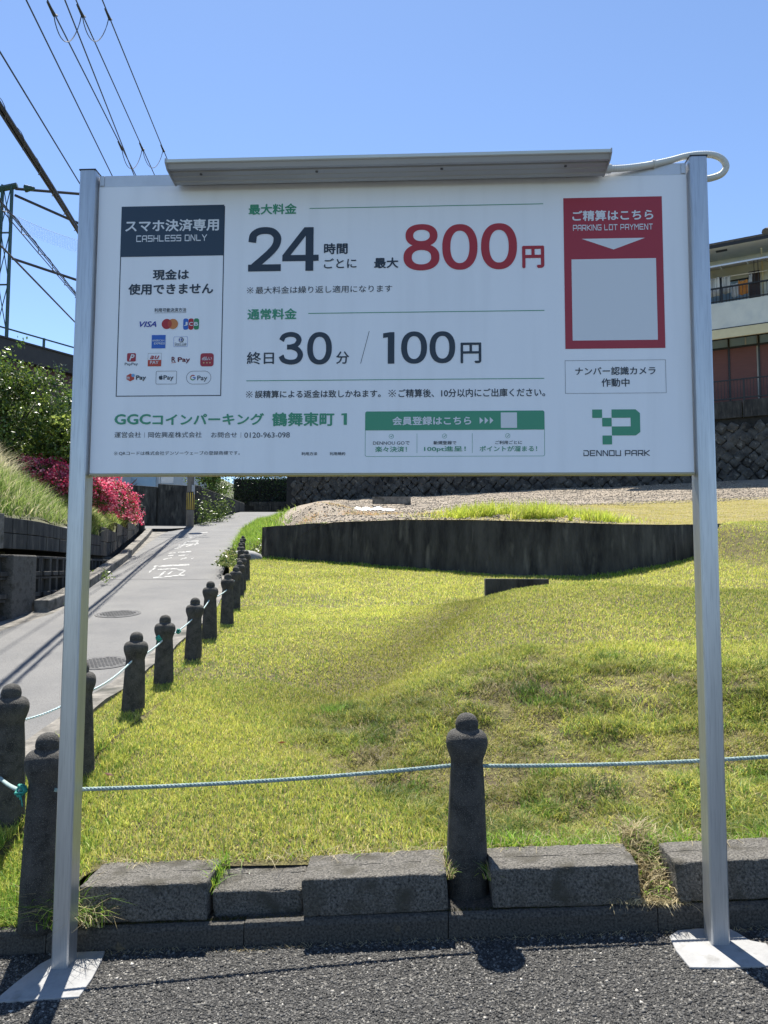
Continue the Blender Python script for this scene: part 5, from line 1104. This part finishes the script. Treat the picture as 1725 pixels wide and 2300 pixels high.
# roadside verge
n = 16000; y = RNG.uniform(14.5, 31, n); x = xright(y)+.1+np.minimum(np.abs(RNG.normal(0, .5, n)), .12+.35*(y-14))
o = blades('verge_grass', np.stack([x, y, hback(x, y)-.02], 1), .30*RNG.uniform(.3, 1.2, n), .022*RNG.uniform(.7, 1.3, n), np.clip(RNG.normal(.6, .3, n), .05, 1.2), colmix(n, [(0.22,0.36,0.05),(0.34,0.44,0.08),(0.14,0.24,0.03)], [3, 2, 1]), m_blade, 2); o['kind'] = 'stuff'
n = 15000; y = RNG.uniform(11.3, 16.5, n); x = np.where(y < 13.5, xrow(y)-.2+RNG.normal(0, .09, n), xright(y)+.05+RNG.random(n)*1.0); 
z = np.where(y < 13.2, hlawn0(x, y), hback(x, y))
tag(leaves('ivy_ground_cover', np.stack([x, y, z+.01+.13*np.abs(RNG.normal(0, .5, n))*smoothstep(11, 13.0, y)], 1), RNG.uniform(.045, .09, n), colmix(n, [(0.1,0.15,0.03),(0.2,0.26,0.07),(0.36,0.34,0.14),(0.05,0.08,0.02)], [3, 3, 2, 2]), m_leaf), kind='stuff')
# bank grass, tall and seeding
n = 26000; y = RNG.uniform(5.5, 15, n); d = .12+RNG.gamma(1.6, .55, n); ok = d < 4; y, d = y[ok], d[ok]; n = len(y); x = xlw(y)-d
o = blades('bank_grass', np.stack([x, y, hbank(d, y)-.03], 1), .42*RNG.uniform(.3, 1.2, n)*(.45+.75*np.clip(d, 0, 1)), .012*RNG.uniform(.7, 1.4, n), np.clip(RNG.normal(.5, .25, n), .05, 1.2), colmix(n, [(0.22,0.30,0.07),(0.32,0.38,0.13),(0.09,0.16,0.03),(0.5,0.46,0.28)], [3, 2, 2, 1.6]), m_blade, 3); o['kind'] = 'stuff'
n = 9000; y = RNG.uniform(6.5, 11, n); d = 1.3+RNG.random(n)*1.5; x = xlw(y)-d
o = blades('seeding_grass', np.stack([x, y, hbank(d, y)], 1), .8*RNG.uniform(.6, 1.1, n), .007*RNG.uniform(.7, 1.4, n), np.clip(RNG.normal(.55, .2, n), .05, 1.2), colmix(n, [(0.55,0.5,0.34),(0.42,0.4,0.24)], [1, 1]), m_blade, 3); o['kind'] = 'stuff'
n = 12000; y = RNG.uniform(13, 23.5, n); d = .15+RNG.gamma(1.5, .4, n); x = xlw(y)-d
o = blades('bank_grass', np.stack([x, y, hbank(d, y)-.03], 1), .28*RNG.uniform(.3, 1.2, n), .014*RNG.uniform(.7, 1.4, n), np.clip(RNG.normal(.6, .25, n), .05, 1.2), colmix(n, [(0.3,0.36,0.09),(0.38,0.38,0.14),(0.16,0.25,0.05)], [3, 2, 2]), m_blade, 2); o['kind'] = 'stuff'
# gravel on the slope
n = 42000; x = RNG.uniform(-4.2, 12, n); f = RNG.random(n)**1.15; y = yw(x)+.08+f*(yfoot(x)-yw(x)-.1); ok = (x > xright(y)+.5) & ~((x > 3.2) & (y < yw(x)+6.3)); x, y = x[ok], y[ok]; n = len(x)
o = pebbles('gravel', np.stack([x, y, hback(x, y)+.005], 1), np.exp(RNG.normal(-4.15, .42, n)).clip(.008, .045), colmix(n, [(0.32,0.27,0.2),(0.22,0.18,0.135),(0.42,0.36,0.28),(0.11,0.09,0.07)], [3, 3, 1.5, 2]), m_chip); o['kind'] = 'stuff'
# asphalt chips in the car park, near the camera
n = 85000; x = RNG.uniform(-1.35, 1.5, n); y = RNG.uniform(-.52, .075, n); inpad = ((x > -1.01) & (x < -.805) & (y > -.17) & (y < .07)) | ((x > .81) & (x < 1.03) & (y > -.12) & (y < .07)); x, y = x[~inpad], y[~inpad]; n = len(x)
o = pebbles('asphalt_chips', np.stack([x, y, .0635*x-.0005], 1), np.exp(RNG.normal(-5.6, .38, n)).clip(.0015, .0075), colmix(n, [(0.02,0.02,0.019),(0.065,0.063,0.059),(0.14,0.133,0.118),(0.38,0.36,0.32)], [6, 5, 2.4, .1]), m_chip, .8); o['kind'] = 'stuff'
# a few dead leaves on the lawn
for x, y, lab in ((-.55, 1.35, 'brown dead leaf lying on the lawn behind the rope'), (.05, 5.0, 'small dark dead leaf far out on the lawn'), (-1.25, 1.05, 'dark dead leaf on the lawn near the left post')):
    o = leaves('dead_leaf', np.array([[x, y, float(hlawn(np.array(x), np.array(y)))+.035]]), .05, np.array([[.16, .06, .03]]), m_leaf, up=.5); tag(o, lab, 'dead leaf', 'dead leaves on the lawn')

patch('dry_grass', 420, U(-.9, 1.2), lambda n: .275+np.abs(RNG.normal(0, .03, n)), lambda x, y: .0635*x+.165+0*y, .075, .0022, STR+GR[:1], [2, 2, 1, 1], (1.15, .2), droop=.75)
patch('moss', 5200, U(-.93, 1.3), lambda n: .1+np.abs(RNG.normal(0, .012, n)), lambda x, y: .0635*x+.066, .007, .003, [(0.05,0.055,0.02),(0.09,0.075,0.03)], [2, 1], (.5, .3), 1)
patch('wall_foot_grass', 9000, U(-3.3, 4.9), lambda n: np.abs(RNG.normal(0, .12, n)), lambda x, y: 0*x, .1, .009, GR+STR[:1], [3, 2, 2, 1]) if False else None
n = 9000; x = RNG.uniform(-3.3, 5.2, n); y = yw(x)-.02-np.abs(RNG.normal(0, .13, n)); h_ = .09*RNG.uniform(.2, 1.2, n)*(fbm(x, y, .6, 95)+.3)
o = blades('wall_foot_grass', np.stack([x, y, hlawn(x, y)-.01], 1), h_, .011+0*x, np.clip(RNG.normal(.5, .3, n), .05, 1.2), colmix(n, GR+STR[:1], [3, 2, 2, 1]), m_blade, 2); o['kind'] = 'stuff'
n = 5000; x = RNG.uniform(-3.2, 4.9, n); y = yw(x)+.12+np.abs(RNG.normal(0, .12, n)); keep = fbm(x, y, .5, 97) > .5; x, y = x[keep], y[keep]; n = len(x)
o = blades('wall_top_weeds', np.stack([x, y, wtop(x)-.02], 1), .07*RNG.uniform(.3, 1.5, n), .009+0*x, np.clip(RNG.normal(.9, .3, n), .05, 1.3), colmix(n, STR+GR[:2], [3, 2, 1, 2, 1]), m_blade, 2); o['kind'] = 'stuff'

n = 60; cx = RNG.uniform(-.4, 2.6, n); cyy = RNG.uniform(.7, 2.6, n); ok = rough(cx, cyy) > .4; cx, cyy = cx[ok], cyy[ok]; k = 130
x = np.repeat(cx, k)+RNG.normal(0, .045, len(cx)*k); y = np.repeat(cyy, k)+RNG.normal(0, .045, len(cx)*k); n = len(x)
o = blades('tussocks', np.stack([x, y, hlawn(x, y)-.005], 1), .065*RNG.uniform(.4, 1.3, n), .0042+0*x, np.clip(RNG.normal(.8, .3, n), .05, 1.3), np.repeat(colmix(len(cx), [(0.15,0.25,0.04),(0.26,0.32,0.06),(0.11,0.19,0.03),(0.35,0.3,0.17),(0.09,0.14,0.03)], [2, 3, 2, 1, 3]), k, 0)*RNG.uniform(.7, 1.2, (n, 1)), m_blade, 2); o['kind'] = 'stuff'

n = 2600; cc = RNG.integers(0, 5, n); ctr = np.array([(-1.3, 14.2), (-.7, 13.6), (-2.4, 13.9), (.3, 13.0), (-1.9, 15.2)])[cc]
x = ctr[:, 0]+RNG.normal(0, .22, n); y = ctr[:, 1]+RNG.normal(0, .22, n)
o = blades('dry_slope_grass', np.stack([x, y, hback(x, y)-.01], 1), .07*RNG.uniform(.4, 1.4, n), .009+0*x, np.clip(RNG.normal(.9, .3, n), .05, 1.3), colmix(n, [(0.55,0.33,0.16),(0.5,0.4,0.2),(0.25,0.3,0.08)], [3, 2, 1]), m_blade, 2); o['kind'] = 'stuff'
